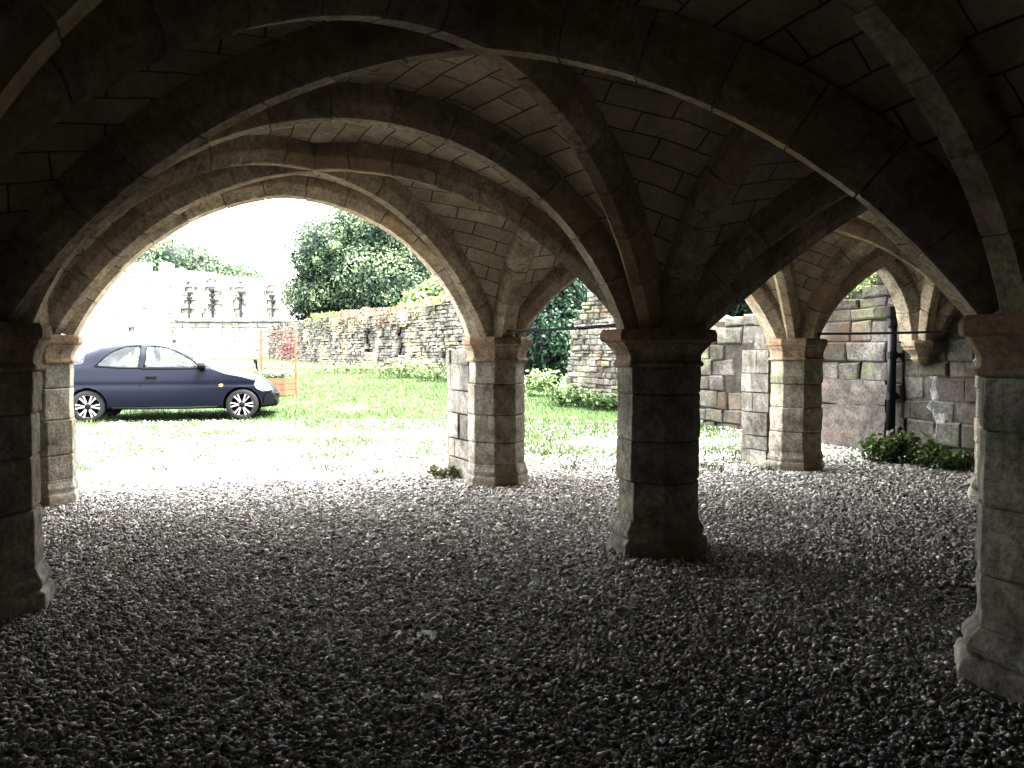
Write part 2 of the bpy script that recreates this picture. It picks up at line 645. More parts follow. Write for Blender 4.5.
def rib_mesh(mb, path, width=.21, depth=.26, flat=.085, cham=.07, shift=0.0, vl=.34):
    """sweep a chamfered section along path, cut into separate voussoirs by fine joints"""
    _, L = resample(path, 4)
    nv = max(3, round(L / vl))
    sub = 4
    pts, _ = resample(path, nv * sub)
    sec = [(-flat / 2, 0), (flat / 2, 0), (flat / 2 + .012, .012), (width / 2 - .006, cham), (width / 2, cham + .015), (width / 2, depth), (-width / 2, depth), (-width / 2, cham + .015), (-width / 2 + .006, cham), (-flat / 2 - .012, .012)]
    n = len(pts)
    frames = []
    for i in range(n):
        t = (pts[min(i + 1, n - 1)] - pts[max(i - 1, 0)]).normalized()
        hz = Vector((t.x, t.y, 0))
        if hz.length < 1e-4:
            hz = Vector((path[-1].x - path[0].x, path[-1].y - path[0].y, 0))
        hz = Vector((path[-1].x - path[0].x, path[-1].y - path[0].y, 0)).normalized()
        lat = Vector((0, 0, 1)).cross(hz).normalized()
        nrm = t.cross(lat)
        nrm = -nrm if nrm.z < 0 else nrm
        # outward normal: on steep parts it points back towards the springing
        frames.append((pts[i], t, lat, nrm.normalized()))

    def ring(i, back, k, off):
        p, t, lat, nrm = frames[i]
        return [p + t * back + lat * (x * (1 - k) + shift + off[0]) + nrm * (y + off[1] + k * .10) for x, y in sec]
    for v in range(nv):
        off = (random.uniform(-.004, .004), random.uniform(-.004, .004))
        tn = random.uniform(.84, 1.14)
        a, b = v * sub, (v + 1) * sub
        e = .006
        rings = [ring(a, 0, .10, off), ring(a, e, 0, off)] + [ring(a + q, 0, 0, off) for q in range(1, sub)] + [ring(b, -e, 0, off), ring(b, 0, .10, off)]
        mb.loft(rings, True, True, (tn, tn * random.uniform(.96, 1), tn * random.uniform(.90, .98)))


def arch_path(a, b, up=0, dr=0):
    m = mid_of(a, b)
    r0 = look(EDGE_R0, a, b, R0) + dr
    zt = apex_of(a, b) + up
    tp = look(EDGE_TIP, a, b, 0)
    l = half_curve(P[a], m, r0, Z0, zt, 24, tp)
    r = half_curve(P[b], m, r0, Z0, zt, 24, tp)
    if (a, b) == ('B', 'C'):
        l = half_curve(P[a], m, r0 + .02, Z0, zt, 24, 8)
    return l + r[::-1][1:]


BAYS = [('A', 'B', 'C', 'D'), ('D', 'C', 'E', 'G'), ('H', 'A', 'D', 'F'), ('F', 'D', 'G', 'K'), ('G', 'E', 'W1', 'W2'),
        ('I', 'H', 'F', 'J'), ('J', 'F', 'K', 'L'), ('K', 'G', 'W2', 'W3'), ('L', 'K', 'W3', 'W4')]


def boss(bay):
    if BAYS.index(bay) in BAY_BOSS:
        return BAY_BOSS[BAYS.index(bay)]
    return (P[bay[0]] + P[bay[1]] + P[bay[2]] + P[bay[3]]) / 4


hidden = MB()
FACADE = [('B', 'C'), ('C', 'E'), ('E', 'W1')]
VIS_EDGE = {
    ('B', 'C'): 'wide outer arch framing the car and the bright sky',
    ('C', 'E'): 'outer arch between the pale pillar by the grass and the far pillar before the drainpipe',
    ('E', 'W1'): 'small pointed outer arch from the far pillar to the corbel beside the drainpipe',
    ('A', 'D'): 'broad cross rib from the dark left-edge pillar to the central pillar',
    ('D', 'G'): 'dark cross rib rising from the central pillar to the hidden right pillar',
    ('C', 'D'): 'short rib from the pale pillar by the grass to the central pillar',
    ('D', 'F'): 'short rib in shadow from the central pillar to the large right-edge pillar',
    ('E', 'G'): 'short rib from the far pillar before the drainpipe to the hidden right pillar',
    ('H', 'F'): 'rib curving up overhead from the large right-edge pillar to the top of the view',
    ('A', 'B'): 'rib along the dark left wall between the two left pillars',
    ('W1', 'W2'): 'wall rib rising from the corbel along the right wall',
}
edges = set()
for bay in BAYS:
    for i in range(4):
        e = (bay[i], bay[(i + 1) % 4])
        if (e[1], e[0]) not in edges:
            edges.add(e)
done = []
for e in sorted(edges):
    key = e if e in VIS_EDGE else (e[1], e[0])
    fac = e in FACADE or (e[1], e[0]) in FACADE
    if fac:
        # outer order: broad arch through the wall thickness, orient so lateral shift goes outwards
        a, b = e if e in FACADE else (e[1], e[0])
        path = arch_path(a, b)
        mb = MB()
        rib_mesh(mb, path, width=.36, depth=.34, flat=.19, cham=.085, shift=.07, vl=.36)
    else:
        path = arch_path(*e)
        mb = MB() if key in VIS_EDGE else hidden
        rib_mesh(mb, path, width=.23, depth=.28, flat=.11, cham=.07)
    if key in VIS_EDGE:
        o = mb.build('facade_arch' if fac else 'vault_rib', M['rib'], None, bevel=0)
        tag(o, VIS_EDGE[key], 'arch' if fac else 'rib', 'outer arches of the undercroft' if fac else 'ribs of the stone vault')

VIS_DIAG = {
    ('A', 'C'): 'diagonal rib crossing from the dark left-edge pillar to the pale pillar by the grass',
    ('B', 'D'): 'diagonal rib crossing from the pillar beside the car to the central pillar',
    ('D', 'E'): 'diagonal rib from the central pillar to the far pillar before the drainpipe',
    ('C', 'G'): 'diagonal rib from the pale pillar by the grass to the hidden right pillar',
    ('H', 'D'): 'diagonal rib from the central pillar over the top left of the view',
    ('A', 'F'): 'longest diagonal rib, spanning from the dark left-edge pillar to the large right-edge pillar',
    ('F', 'G'): 'diagonal rib from the large right-edge pillar towards the hidden right pillar',
    ('D', 'K'): 'diagonal rib from the central pillar up into the dark right-hand vault',
    ('G', 'W1'): 'diagonal rib from the hidden right pillar to the corbel by the drainpipe',
    ('E', 'W2'): 'diagonal rib from the far pillar before the drainpipe to the right wall',
}
for bay in BAYS:
    m = boss(bay)
    for a, b in ((bay[0], bay[2]), (bay[1], bay[3])):
        zt = BAY_APEX.get(BAYS.index(bay), 2.62)
        l = half_curve(P[a], m, R0D, Z0, zt, 24)
        r = half_curve(P[b], m, .30 if (a, b) == ('A', 'F') or (b, a) == ('A', 'F') else R0D, Z0, zt, 24, 7 if b == 'F' else 0)
        if a == 'F':
            l = half_curve(P[a], m, .30, Z0, zt, 24, 7)
        key = (a, b) if (a, b) in VIS_DIAG else (b, a)
        mb = MB() if key in VIS_DIAG else hidden
        # two straight halves meeting at the crossing
        rib_mesh(mb, l, width=.19, depth=.27, flat=.075, cham=.075)
        rib_mesh(mb, r, width=.19, depth=.27, flat=.075, cham=.075)
        if key in VIS_DIAG:
            o = mb.build('vault_rib', M['rib'])
            tag(o, VIS_DIAG[key], 'rib', 'ribs of the stone vault')

# webs
NT, NS = 26, 8
ceil_root = struct(empty('ceiling', (0, 0, 0)))
for bi, bay in enumerate(BAYS):
    m = boss(bay)
    vs, fs, uvs = [], [], []
    zb = BAY_APEX.get(bi, 2.62) + RISE_WEB
    for i in range(4):
        a, b = bay[i], bay[(i + 1) % 4]
        mid = mid_of(a, b)
        tp = look(EDGE_TIP, a, b, 0)
        re_ = look(EDGE_R0, a, b, R0)
        za = apex_of(a, b) + RISE_WEB
        for (p, sgn) in ((P[a], 0), (P[b], 1)):
            c1 = half_curve(p, mid, re_ - .13, Z0 - .02, za, NT, 8 if p is P['B'] and {a, b} == {'B', 'C'} else tp)
            c2 = half_curve(p, m, R0D - .10, Z0 - .02, zb, NT)
            o = len(vs)
            dist = 0
            for t in range(NT + 1):
                if t:
                    dist += ((c1[t] - c1[t - 1]).length + (c2[t] - c2[t - 1]).length) / 2
                for s in range(NS + 1):
                    k = s / NS
                    q = c1[t].lerp(c2[t], k)
                    q.z += .22 * k * (1 - k) * (t / NT) * (c1[t] - c2[t]).length * .5
                    vs.append(q)
                    uvs.append(((c2[t] - c1[t]).length * k * (1 if sgn else -1) + i * 3.3, dist))
            for t in range(NT):
                for s in range(NS):
                    q = o + t * (NS + 1) + s
                    fs.append((q, q + 1, q + NS + 2, q + NS + 1))
    me = bpy.data.meshes.new('vault_web')
    me.from_pydata(vs, [], fs)
    ul = me.uv_layers.new(name='UVMap')
    for lp in me.loops:
        ul.data[lp.index].uv = uvs[lp.vertex_index]
    o = link('vault_web', me, M['web'], ceil_root, True)
hidden.build('rib', M['rib'], ceil_root)
# roof slab keeps daylight out above the webs
rf = MB()
pl = [P['I'] - U * .3 - Vv * .35, P['B'] - U * .15 + Vv * .10, P['W1'] + U * .3 + Vv * .10, P['W4'] + U * .4 - Vv * .35]
rf.loft([[Vector((q.x, q.y, 3.15)) for q in pl], [Vector((q.x, q.y, 3.6)) for q in pl]])
rf.build('roof_slab', M['niche'], ceil_root)

# facade spandrels above the outer arches
for a, b in FACADE:
    path, _ = resample(arch_path(a, b, up=.22, dr=-.16), 40)
    mb = MB()
    n2 = Vector((-U.y, U.x)).normalized()
    for off, in ((.12,), (.30,)):
        top = [Vector((q.x + n2.x * off, q.y + n2.y * off, 3.5)) for q in path]
        bot = [Vector((q.x + n2.x * off, q.y + n2.y * off, q.z)) for q in path]
        mb.loft([bot, top], closed=False, cap=False)
    w = struct(mb.build('wall_facade', M['ashlar']))

# ------------------------------------------------------------------ stone walls
def stone_courses(mb, p0, p1, base, top, ch, sl, depth=.06, gap=.012, jit=.01, bev=.016, niches=(), tint=(.7, 1.2), skip=.0, rough=.02, flip=False, warmv=.08):
    p0, p1 = Vector(p0), Vector(p1)
    d = (p1 - p0)
    L = d.length
    d.normalize()
    n = Vector((d.y, -d.x)) * (-1 if flip else 1)
    zmin = min(base(s * L / 20) for s in range(21)) - .05
    zmax = max(top(s * L / 60) for s in range(61))

    def pt(s, z, o):
        return Vector((p0.x + d.x * s + n.x * o, p0.y + d.y * s + n.y * o, z))
    z = zmin
    while z < zmax:
        h = random.uniform(*ch)
        s = random.uniform(-sl[1] * .5, 0)
        while s < L:
            l = random.uniform(*sl)
            a, b = max(0, s), min(L, s + l)
            s += l
            if b - a < .03:
                continue
            mid = (a + b) / 2
            if z + h * .6 > top(mid) or z + h < base(mid) or random.random() < skip:
                continue
            o = random.uniform(-rough, rough)
            for (n0, n1, m0, m1, ins) in niches:
                if n0 < mid < n1 and m0 < z + h / 2 < m1:
                    o -= ins
            z0, z1 = z + gap / 2, z + h - gap / 2
            j = lambda: random.uniform(-jit, jit)
            cs = [(a + gap / 2 + j(), z0 + j()), (b - gap / 2 + j(), z0 + j()), (b - gap / 2 + j(), z1 + j()), (a + gap / 2 + j(), z1 + j())]
            cx = sum(c[0] for c in cs) / 4
            cz = sum(c[1] for c in cs) / 4
            back = [pt(x, zz, o - depth - .05) for x, zz in cs]
            mid_ = [pt(x, zz, o - bev) for x, zz in cs]
            fr = [pt(x + (cx - x) * min(.45, bev * 1.3 / max(.02, abs(cx - x))), zz + (cz - zz) * min(.45, bev * 1.3 / max(.02, abs(cz - zz))), o + random.uniform(-.006, .006)) for x, zz in cs]
            t = random.uniform(*tint)
            mb.loft([back, mid_, fr], True, True, (t, t * random.uniform(1 - warmv * .5, 1), t * random.uniform(1 - warmv * 1.5, 1)))
        z += h
    return pt


def backing(mb, p0, p1, base, top, thick, off=.05, flip=False, step=.3, col=(.62, .6, .57)):
    p0, p1 = Vector(p0), Vector(p1)
    d = (p1 - p0)
    L = d.length
    d.normalize()
    n = Vector((d.y, -d.x)) * (-1 if flip else 1)
    ns = max(2, int(L / step))
    rings = []
    for i in range(ns + 1):
        s = L * i / ns
        q = Vector((p0.x + d.x * s, p0.y + d.y * s))
        f, r = q - n * off, q - n * thick
        tz, bz = top(s), base(s) - .2
        rings.append([Vector((f.x, f.y, bz)), Vector((f.x, f.y, tz - .02)), Vector((r.x, r.y, tz - .02)), Vector((r.x, r.y, bz))])
    mb.loft(rings, True, True, col)


def lerp_prof(pts):
    def fn(s):
        if s <= pts[0][0]:
            return pts[0][1]
        for (a, za), (b, zb) in zip(pts, pts[1:]):
            if s <= b:
                return za + (zb - za) * (s - a) / (b - a)
        return pts[-1][1]
    return fn


vdir = Vv.normalized()
udir = U.normalized()
PLANT_TOPS = []
# right wall: runs beside the vault, ashlar; from behind the camera to just past the corbel
rw0 = P['W4'] - vdir * .6 + udir * .035
rw1 = P['W1'] + vdir * .30 + udir * .035
mb = MB()
Lr = (rw1 - rw0).length
stone_courses(mb, rw0, rw1, lambda s: 0, lambda s: 3.1, (.16, .30), (.25, .62), flip=True, tint=(.65, 1.1), rough=.016, jit=.012, gap=.006, warmv=.06)
backing(mb, rw0, rw1, lambda s: 0, lambda s: 3.2, .6, off=.02, flip=True)
wall_right = struct(mb.build('wall_right', M['ashlar']))
# white lime streak down the right wall
st = MB()
base_s = P['W1'] - vdir * .14 + udir * .055
zs = np.linspace(.22, 1.22, 22)
lft, rgt = [], []
for i, z in enumerate(zs):
    wob = noise.noise(Vector((0, 3.1, z * 5))) * .07 + (.05 if z < .62 else 0) - z * .02
    wd = .045 + .035 * noise.noise(Vector((5, 1, z * 7))) + (.03 if .5 < z < .7 else 0) + (.02 if z > 1.0 else 0)
    for lst, s in ((lft, -1), (rgt, 1)):
        q = base_s - vdir * (wob + s * max(.015, wd)) - udir * .014
        lst.append(Vector((q.x, q.y, z)))
st.loft([lft, rgt], closed=False, cap=False)
o = st.build('lime_streak', M['lime'], wall_right)
o['label'] = 'white lime streak down the wall'

# long ruined wall that carries on out of doors in the same line
gw = lambda off: (lambda s: ground_z(0, off.y))
w0 = P['W1'] + vdir * .30 + udir * .035
w1 = P['W1'] + vdir * 8.75 + udir * .035
Lw = (w1 - w0).length
top_w = lerp_prof([(0, 2.75), (.15, 2.45), (.4, 2.20), (.8, 2.10), (1.2, 2.10), (1.7, 2.0), (2.2, 1.9), (2.7, 1.84), (3.5, 1.80), (4.1, 1.95), (4.8, 2.2), (5.6, 2.5), (6.4, 2.75), (7.3, 2.6), (7.8, 2.3), (8.1, 1.9), (8.3, 1.5), (8.45, .9)])
base_w = lambda s: ground_z(0, w0.y + (w1.y - w0.y) * s / Lw)
top_n = lambda s: top_w(s) + .10 * noise.noise(Vector((s * 3, 0, 4))) if s < 8 else top_w(s)
mb = MB()
root = empty('ruined_wall', (w0.x, w0.y, 0))
stone_courses(mb, (0, 0), (w1 - w0) * (4.3 / Lw), base_w, lambda s: top_n(s) if s < 4.3 else 0, (.13, .30), (.22, .62), flip=True, tint=(.8, 1.55), rough=.03, jit=.022, gap=.010, niches=[(2.6, 3.3, .75, 1.35, .08), (.30, 1.80, -.2, .93, .05)])  # near stretch tinted darker than the far one to carry its shade
stone_courses(mb, (w1 - w0) * (4.3 / Lw), (w1 - w0), lambda s: base_w(s + 4.3), lambda s: top_n(s + 4.3), (.06, .13), (.10, .34), flip=True, tint=(1.0, 2.1), rough=.03, jit=.014, gap=.008)
backing(mb, (0, 0), (w1 - w0), base_w, top_n, .7, off=.03, flip=True)
mb.build('stonework', M['ruin'], root)
tag(root, 'grey ruined stone wall running away outdoors behind the central and far pillars', 'wall')
# flat rendered patch with projecting edge, left of the drainpipe
rp = MB()


def wpt(s, z, o):
    return Vector((vdir.x * s - udir.x * o, vdir.y * s - udir.y * o, z))


def slab(mb, s0, s1, z0, z1, o0, o1, j=.02, nx=8, nz=5):
    grid = []
    for iz in range(nz + 1):
        row = []
        for ix in range(nx + 1):
            s = s0 + (s1 - s0) * ix / nx + (random.uniform(-j, j))
            z = z0 + (z1 - z0) * iz / nz + (random.uniform(-j, j))
            row.append(wpt(s, z, o1 + random.uniform(-.006, .006)))
        grid.append(row)
    mb.loft(grid, closed=False, cap=False)
    for (sa, za, sb, zb) in ((s0, z0, s1, z0), (s0, z1, s1, z1), (s0, z0, s0, z1), (s1, z0, s1, z1)):
        mb.add([wpt(sa, za, o0), wpt(sb, zb, o0), wpt(sb, zb, o1), wpt(sa, za, o1)], [(0, 1, 2, 3)])


slab(rp, .24, 1.90, -.05, .62, -.08, .030)
slab(rp, .24, 1.90, .625, .95, -.08, .020)
rp.build('render_patch', M['render'], root)['label'] = 'smooth reddish rendered patch low on the wall'

# greenery sprouting from the broken top of the ruined wall
for (sa, sb, nlv, lb) in ((.30, .95, 420, 'green tufts growing on the ruined wall top just above the drainpipe'), (1.1, 1.9, 300, 'grassy tufts on the ruined wall top behind the pillar before the drainpipe')):
    sm = (sa + sb) / 2
    rt = empty('wall_plant', (w0.x + vdir.x * sm, w0.y + vdir.y * sm, top_n(sm)))
    ss = rng.uniform(sa, sb, nlv)
    oo = rng.uniform(-.12, .10, nlv)
    pts = np.array([(vdir.x * (q - sm) - udir.x * o_, vdir.y * (q - sm) - udir.y * o_, top_n(q) - top_n(sm)) for q, o_ in zip(ss, oo)])
    pts[:, 2] += rng.uniform(-.03, .16, nlv) - np.where(oo > .05, rng.uniform(0, .2, nlv), 0)
    PLANT_TOPS.append((rt, pts, lb))

# stubs of broken wall attached behind two pillars
def wall_stub(key, label, length, prof, w=.42):
    c = P[key]
    mb = MB()
    z = -.05
    mx = max(q[1] for q in prof)
    fn = lerp_prof(prof)
    rot = Matrix.Rotation(math.atan2(vdir.y, vdir.x), 3, 'Z')
    root = empty('broken_wall_stub', (c.x, c.y, 0))
    while z < mx:
        h = random.uniform(.15, .28)
        s = .22
        while s < length:
            l = random.uniform(.18, .4)
            b = min(length, s + l)
            if z + h * .5 < fn((s + b) / 2):
                for side in (-1, 1):
                    t = random.uniform(.75, 1.25)
                    cc = vdir * ((s + b) / 2) + Vector((vdir.y, -vdir.x)) * side * w * .25
                    bx = MB()
                    mb.box((cc.x, cc.y, z + h / 2), (b - s - .012 + random.uniform(0, .02), w * .5 + random.uniform(-.02, .03), h - .012), rot, (t, t * .98, t * .93))
            s = b
        z += h
    mb.build('stonework', M['stub'], root, bevel=.015)
    tag(root, label, 'wall', 'broken wall stubs behind the pillars')


wall_stub('C', 'narrow broken wall stub joined to the back of the pale pillar by the grass', .85, [(0, 1.40), (.5, 1.38), (.85, 1.3)])
wall_stub('E', 'jagged broken wall stub joined to the back of the pillar before the drainpipe', .66, [(0, 1.95), (.4, 1.85), (.5, 1.5), (.66, 1.3)])

# left wall and rear wall of the undercroft
l0 = P['I'] - vdir * 1.3 - udir * .12
l1 = P['B'] + vdir * .12 - udir * .12
mb = MB()
stone_courses(mb, l0, l1, lambda s: 0, lambda s: 3.1, (.24, .34), (.4, .8), tint=(.8, 1.1), rough=.01)
backing(mb, l0, l1, lambda s: 0, lambda s: 3.2, .6, off=.04)
wall_left = struct(mb.build('wall_left', M['niche']))
r0_ = P['I'] - vdir * .12 - udir * .5
r1_ = P['W4'] - vdir * .12 + udir * .5
mb = MB()
stone_courses(mb, r0_, r1_, lambda s: 0, lambda s: 3.1, (.26, .34), (.5, .9), tint=(.8, 1.1), rough=.01, flip=True)
backing(mb, r0_, r1_, lambda s: 0, lambda s: 3.2, .5, off=.04, flip=True)
struct(mb.build('wall_rear', M['niche']))

# corbel on the right wall
cb = MB()
c = P['W1']
prof = [(.05, 1.14), (.09, 1.17), (.13, 1.20), (.15, 1.225), (.135, 1.24), (.15, 1.27), (.20, 1.31), (.235, 1.335), (.235, 1.36), (.255, 1.37), (.26, 1.41), (.25, 1.44)]
cb.loft([octa(c.x, c.y, q, z) for q, z in prof])
o = cb.build('wall_corbel', M['capital'], None, bevel=.006)
tag(o, 'moulded stone corbel on the right wall beside the black drainpipe', 'corbel')
sp = MB()
for i, z in enumerate([1.44, 1.66, 1.9]):
    h = .2
    r_ = .15 - .02 * i
    sp.loft([octa(c.x, c.y, r_ - .01, z), octa(c.x, c.y, r_, z + .01), octa(c.x, c.y, r_ - .005, z + h), octa(c.x, c.y, r_ - .02, z + h + .015)], col=(1.1, 1.08, 1.05))
sp.build('springer', M['rib'], o)

# drainpipe in the corner
dp = P['W1'] + vdir * .36 - udir * .085
root = empty('drainpipe', (dp.x, dp.y, 0))
mb = MB()
mb.tube([(0, 0, .30), (0, 0, 1.76)], .052, 14)
mb.build('pipe', M['pipe'], root, True)
mb = MB()
mb.tube([(0, 0, .34), (0, 0, .24), (-.03, -.02, .18), (-.12, -.07, .13)], .054, 14)
mb.build('shoe', M['pipe'], root, True)
for z in (.72, 1.22, 1.62):
    mb = MB()
    mb.tube([(0, 0, z), (0, 0, z + .09)], .066, 14)
    mb.box((udir.x * .06, udir.y * .06, z + .045), (.16, .025, .05), Matrix.Rotation(UANG, 3, 'Z'))
    mb.build('collar', M['pipe'], root)
mb = MB()
mb.tube([(0, 0, 1.70), (0, 0, 1.75), (0, 0, 1.86)], [.055, .075, .085], 14)
mb.build('socket', M['pipe'], root)
tag(root, 'black cast-iron drainpipe standing against the right wall', 'drainpipe')

# iron tie bars
for a, b, lab in (('C', 'D', 'thin black tie bar between the pale pillar and the central pillar'), ('E', 'G', 'thin black tie bar from the far pillar, passing in front of the drainpipe')):
    pa, pb = P[a], P[b]
    d = (pb - pa).normalized()
    q0, q1 = pa + d * .14, pb - d * .14
    pts = []
    for i in range(13):
        t = i / 12
        q = q0.lerp(q1, t)
        pts.append((q.x, q.y, 1.505 - .012 * math.sin(PI * t)))
    mb = MB()
    mb.tube(pts, .012, 8)
    o = mb.build('tie_bar', M['iron'], None, True)
    tag(o, lab, 'tie bar', 'iron tie bars between pillars')

# ------------------------------------------------------------------ ground
xs = np.concatenate([np.linspace(-60, -9, 18), np.linspace(-8, 9, 35), np.linspace(11, 50, 12)])
ys = np.concatenate([np.linspace(-6, 8, 15), np.linspace(8.5, 24, 32), np.linspace(26, 120, 32)])
Vg = np.array([(x, y, ground_z(x, y) + (.02 * noise.noise(Vector((x * .5, y * .5, 0))) if y > 10 else 0)) for y in ys for x in xs])
nx = len(xs)
Fg = np.array([(j * nx + i, j * nx + i + 1, (j + 1) * nx + i + 1, (j + 1) * nx + i) for j in range(len(ys) - 1) for i in range(nx - 1)])
g = struct(array_mesh('ground', Vg, Fg, np.ones((len(Vg), 3)), M['ground'], None, True))

# ------------------------------------------------------------------ gravel
def icos(sub):
    bm = bmesh.new()
    bmesh.ops.create_icosphere(bm, subdivisions=sub, radius=1)
    V = np.array([v.co[:] for v in bm.verts])
    F = np.array([[v.index for v in f.verts] for f in bm.faces])
    bm.free()
    return V, F


def rot_mats(n, tilt):
    az = rng.uniform(0, 2 * PI, n)
    tx = rng.normal(0, tilt, n)
    ty = rng.normal(0, tilt, n)
    cz, sz, cx, sx, cy, sy = np.cos(az), np.sin(az), np.cos(tx), np.sin(tx), np.cos(ty), np.sin(ty)
    Rz = np.zeros((n, 3, 3)); Rz[:, 0, 0] = cz; Rz[:, 0, 1] = -sz; Rz[:, 1, 0] = sz; Rz[:, 1, 1] = cz; Rz[:, 2, 2] = 1
    Rx = np.zeros((n, 3, 3)); Rx[:, 0, 0] = 1; Rx[:, 1, 1] = cx; Rx[:, 1, 2] = -sx; Rx[:, 2, 1] = sx; Rx[:, 2, 2] = cx
    Ry = np.zeros((n, 3, 3)); Ry[:, 1, 1] = 1; Ry[:, 0, 0] = cy; Ry[:, 0, 2] = sy; Ry[:, 2, 0] = -sy; Ry[:, 2, 2] = cy
    return Rx @ Ry @ Rz


def pebbles(y0, y1, dens, size, base, outV, outF, outC, offset):
    BV, BF = base
    area_w = lambda y: (.66 * y + .9)
    wmax = area_w(y1)
    n = int(dens * (y1 - y0) * 2 * wmax)
    x = rng.uniform(-wmax, wmax, n)
    y = rng.uniform(y0, y1, n)
    keep = np.abs(x) < area_w(y)
    keep &= x < (4.95 + 1.2 / 2.52 * (9.95 - y))
    keep &= x > (-2.75 - 1.2 / 2.52 * (y - 4.2)) - np.where(y > 7.3, 60, 0)
    dd = -.34 * x + .94 * y
    lim = 8.9 + rng.exponential(1.0, n) * np.where(x < -.3, 3.2, 1.5) + rng.normal(0, .3, n)
    keep &= (dd < lim) | (x > 3.3)
    x, y = x[keep], y[keep]
    n = len(x)
    s = size * np.exp(rng.normal(0, .28, n))
    sc = np.stack([s * rng.uniform(.9, 1.5, n), s * rng.uniform(.75, 1.1, n), s * rng.uniform(.5, .85, n)], 1)
    jit = 1 + rng.uniform(-.18, .18, (n, len(BV)))
    L = BV[None] * sc[:, None, :] * jit[:, :, None]
    Rm = rot_mats(n, .45)
    L = np.einsum('nij,nvj->nvi', Rm, L)
    z = np.array([ground_z(0, yy) for yy in y]) + rng.uniform(-.004, .010, n)
    L += np.stack([x, y, z], 1)[:, None, :]
    outV.append(L.reshape(-1, 3))
    outF.append((BF[None] + (np.arange(n) * len(BV))[:, None, None] + offset).reshape(-1, 3))
    g = np.clip(rng.lognormal(math.log(.27), .55, n), .05, .85)
    warm = rng.uniform(0, 1, n)
    c = np.stack([g * (1 + .10 * warm), g * (1 + .0 * warm), g * (1 - .12 * warm)], 1)
    outC.append(np.repeat(c, len(BV), 0))
    return offset + n * len(BV)


oV, oF, oC = [], [], []
off = 0
off = pebbles(2.2, 4.6, 5200, .0083, icos(2), oV, oF, oC, off)
off = pebbles(4.6, 7.2, 3600, .0096, icos(1), oV, oF, oC, off)
off = pebbles(7.2, 9.6, 2100, .0115, icos(1), oV, oF, oC, off)
off = pebbles(9.6, 14.5, 900, .0150, icos(1), oV, oF, oC, off)
gr = array_mesh('gravel', np.concatenate(oV), np.concatenate(oF), np.concatenate(oC), M['pebble'], None, True)
tag(gr, 'loose grey brown gravel covering the undercroft floor', 'gravel', kind='stuff')

# small pale scraps lying on the gravel
def scrap(px, py, size, lab, seed):
    y = CAM_H * F_PX / (py - 352)
    q = at(px, py, y)
    random.seed(seed)
    mb = MB()
    n, m = 9, 5
    rows = []
    for i in range(n):
        t = i / (n - 1)
        w = size * .42 * math.sin(PI * min(1, t * .92 + .08)) ** .7
        cx = (t - .5) * size * 1.9
        rows.append([Vector((cx + random.uniform(-.1, .1) * size, (k / (m - 1) - .5) * 2 * w + .25 * size * math.sin(t * 4), .024 + .55 * size * abs(math.sin(t * 4 + k * .9 + seed)) + random.uniform(0, .004))) for k in range(m)])
    mb.loft(rows, closed=False, cap=False)
    o = mb.build('paper_scrap', M['scrap'], None, True)
    o.location = (q.x, q.y, 0)
    o.rotation_euler = (0, 0, random.uniform(-.6, .3))
    tag(o, lab, 'scrap', 'pale scraps on the gravel')


scrap(427, 646, .045, 'pale flat scrap lying on the gravel midway between camera and central pillar', 3)
scrap(432, 712, .042, 'crumpled pale scrap lying on the dark gravel nearest the camera', 5)
scrap(365, 620, .020, 'tiny white fleck on the gravel, smallest and furthest of the scraps', 9)
random.seed(11)

# ------------------------------------------------------------------ plants
def leaf_quads(pts, nrm, size, name, mat, parent=None, tint=None, aspect=.6):
    n = len(pts)
    r = rng.normal(size=(n, 3))
    a = np.cross(nrm, r)
    a /= np.linalg.norm(a, axis=1, keepdims=True) + 1e-9
    b = np.cross(nrm, a)
    s = (size * rng.uniform(.6, 1.3, n))[:, None]
    bend = nrm * s * .25
    v = np.stack([pts - a * s, pts - b * s * aspect - bend * .0 + 0, pts + a * s, pts + b * s * aspect], 1).reshape(-1, 3)
    f = np.arange(4 * n).reshape(n, 4)
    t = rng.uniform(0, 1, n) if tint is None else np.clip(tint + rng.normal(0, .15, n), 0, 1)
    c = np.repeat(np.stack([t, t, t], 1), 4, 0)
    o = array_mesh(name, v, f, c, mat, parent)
    o['kind'] = 'stuff'
    return o


def crown_points(lobes, per, depth=.25):
    P_, N_, T_ = [], [], []
    zmin = min(l[2] - l[5] for l in lobes)
    zmax = max(l[2] + l[5] for l in lobes)
    tot = sum((l[3] * l[4] + l[4] * l[5] + l[3] * l[5]) for l in lobes)
    for (cx, cy, cz, rx, ry, rz) in lobes:
        n = int(per * (rx * ry + ry * rz + rx * rz) / tot)
        d = rng.normal(size=(n, 3))
        d /= np.linalg.norm(d, axis=1, keepdims=True)
        rr = 1 - depth * rng.uniform(0, 1, n) ** 2 + rng.normal(0, .05, n)
        cl = np.array([noise.noise(Vector((q[0] * 3.2 + cx, q[1] * 3.2 + cy, q[2] * 3.2 + cz))) for q in d])
        rr = rr + .22 * cl
        p = d * rr[:, None] * np.array([rx, ry, rz]) + np.array([cx, cy, cz])
        P_.append(p)
        nn = d + rng.normal(0, .55, (n, 3))
        N_.append(nn / np.linalg.norm(nn, axis=1, keepdims=True))
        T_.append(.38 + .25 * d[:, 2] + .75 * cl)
    return np.concatenate(P_), np.concatenate(N_), np.concatenate(T_)


def core_blob(lobes, mat, parent, k=.74):
    V0, F0 = icos(2)
    Vs, Fs = [], []
    o = 0
    for (cx, cy, cz, rx, ry, rz) in lobes:
        Vs.append(V0 * np.array([rx, ry, rz]) * k + np.array([cx, cy, cz]))
        Fs.append(F0 + o)
        o += len(V0)
    Vs = np.concatenate(Vs)
    return Vs, np.concatenate(Fs)


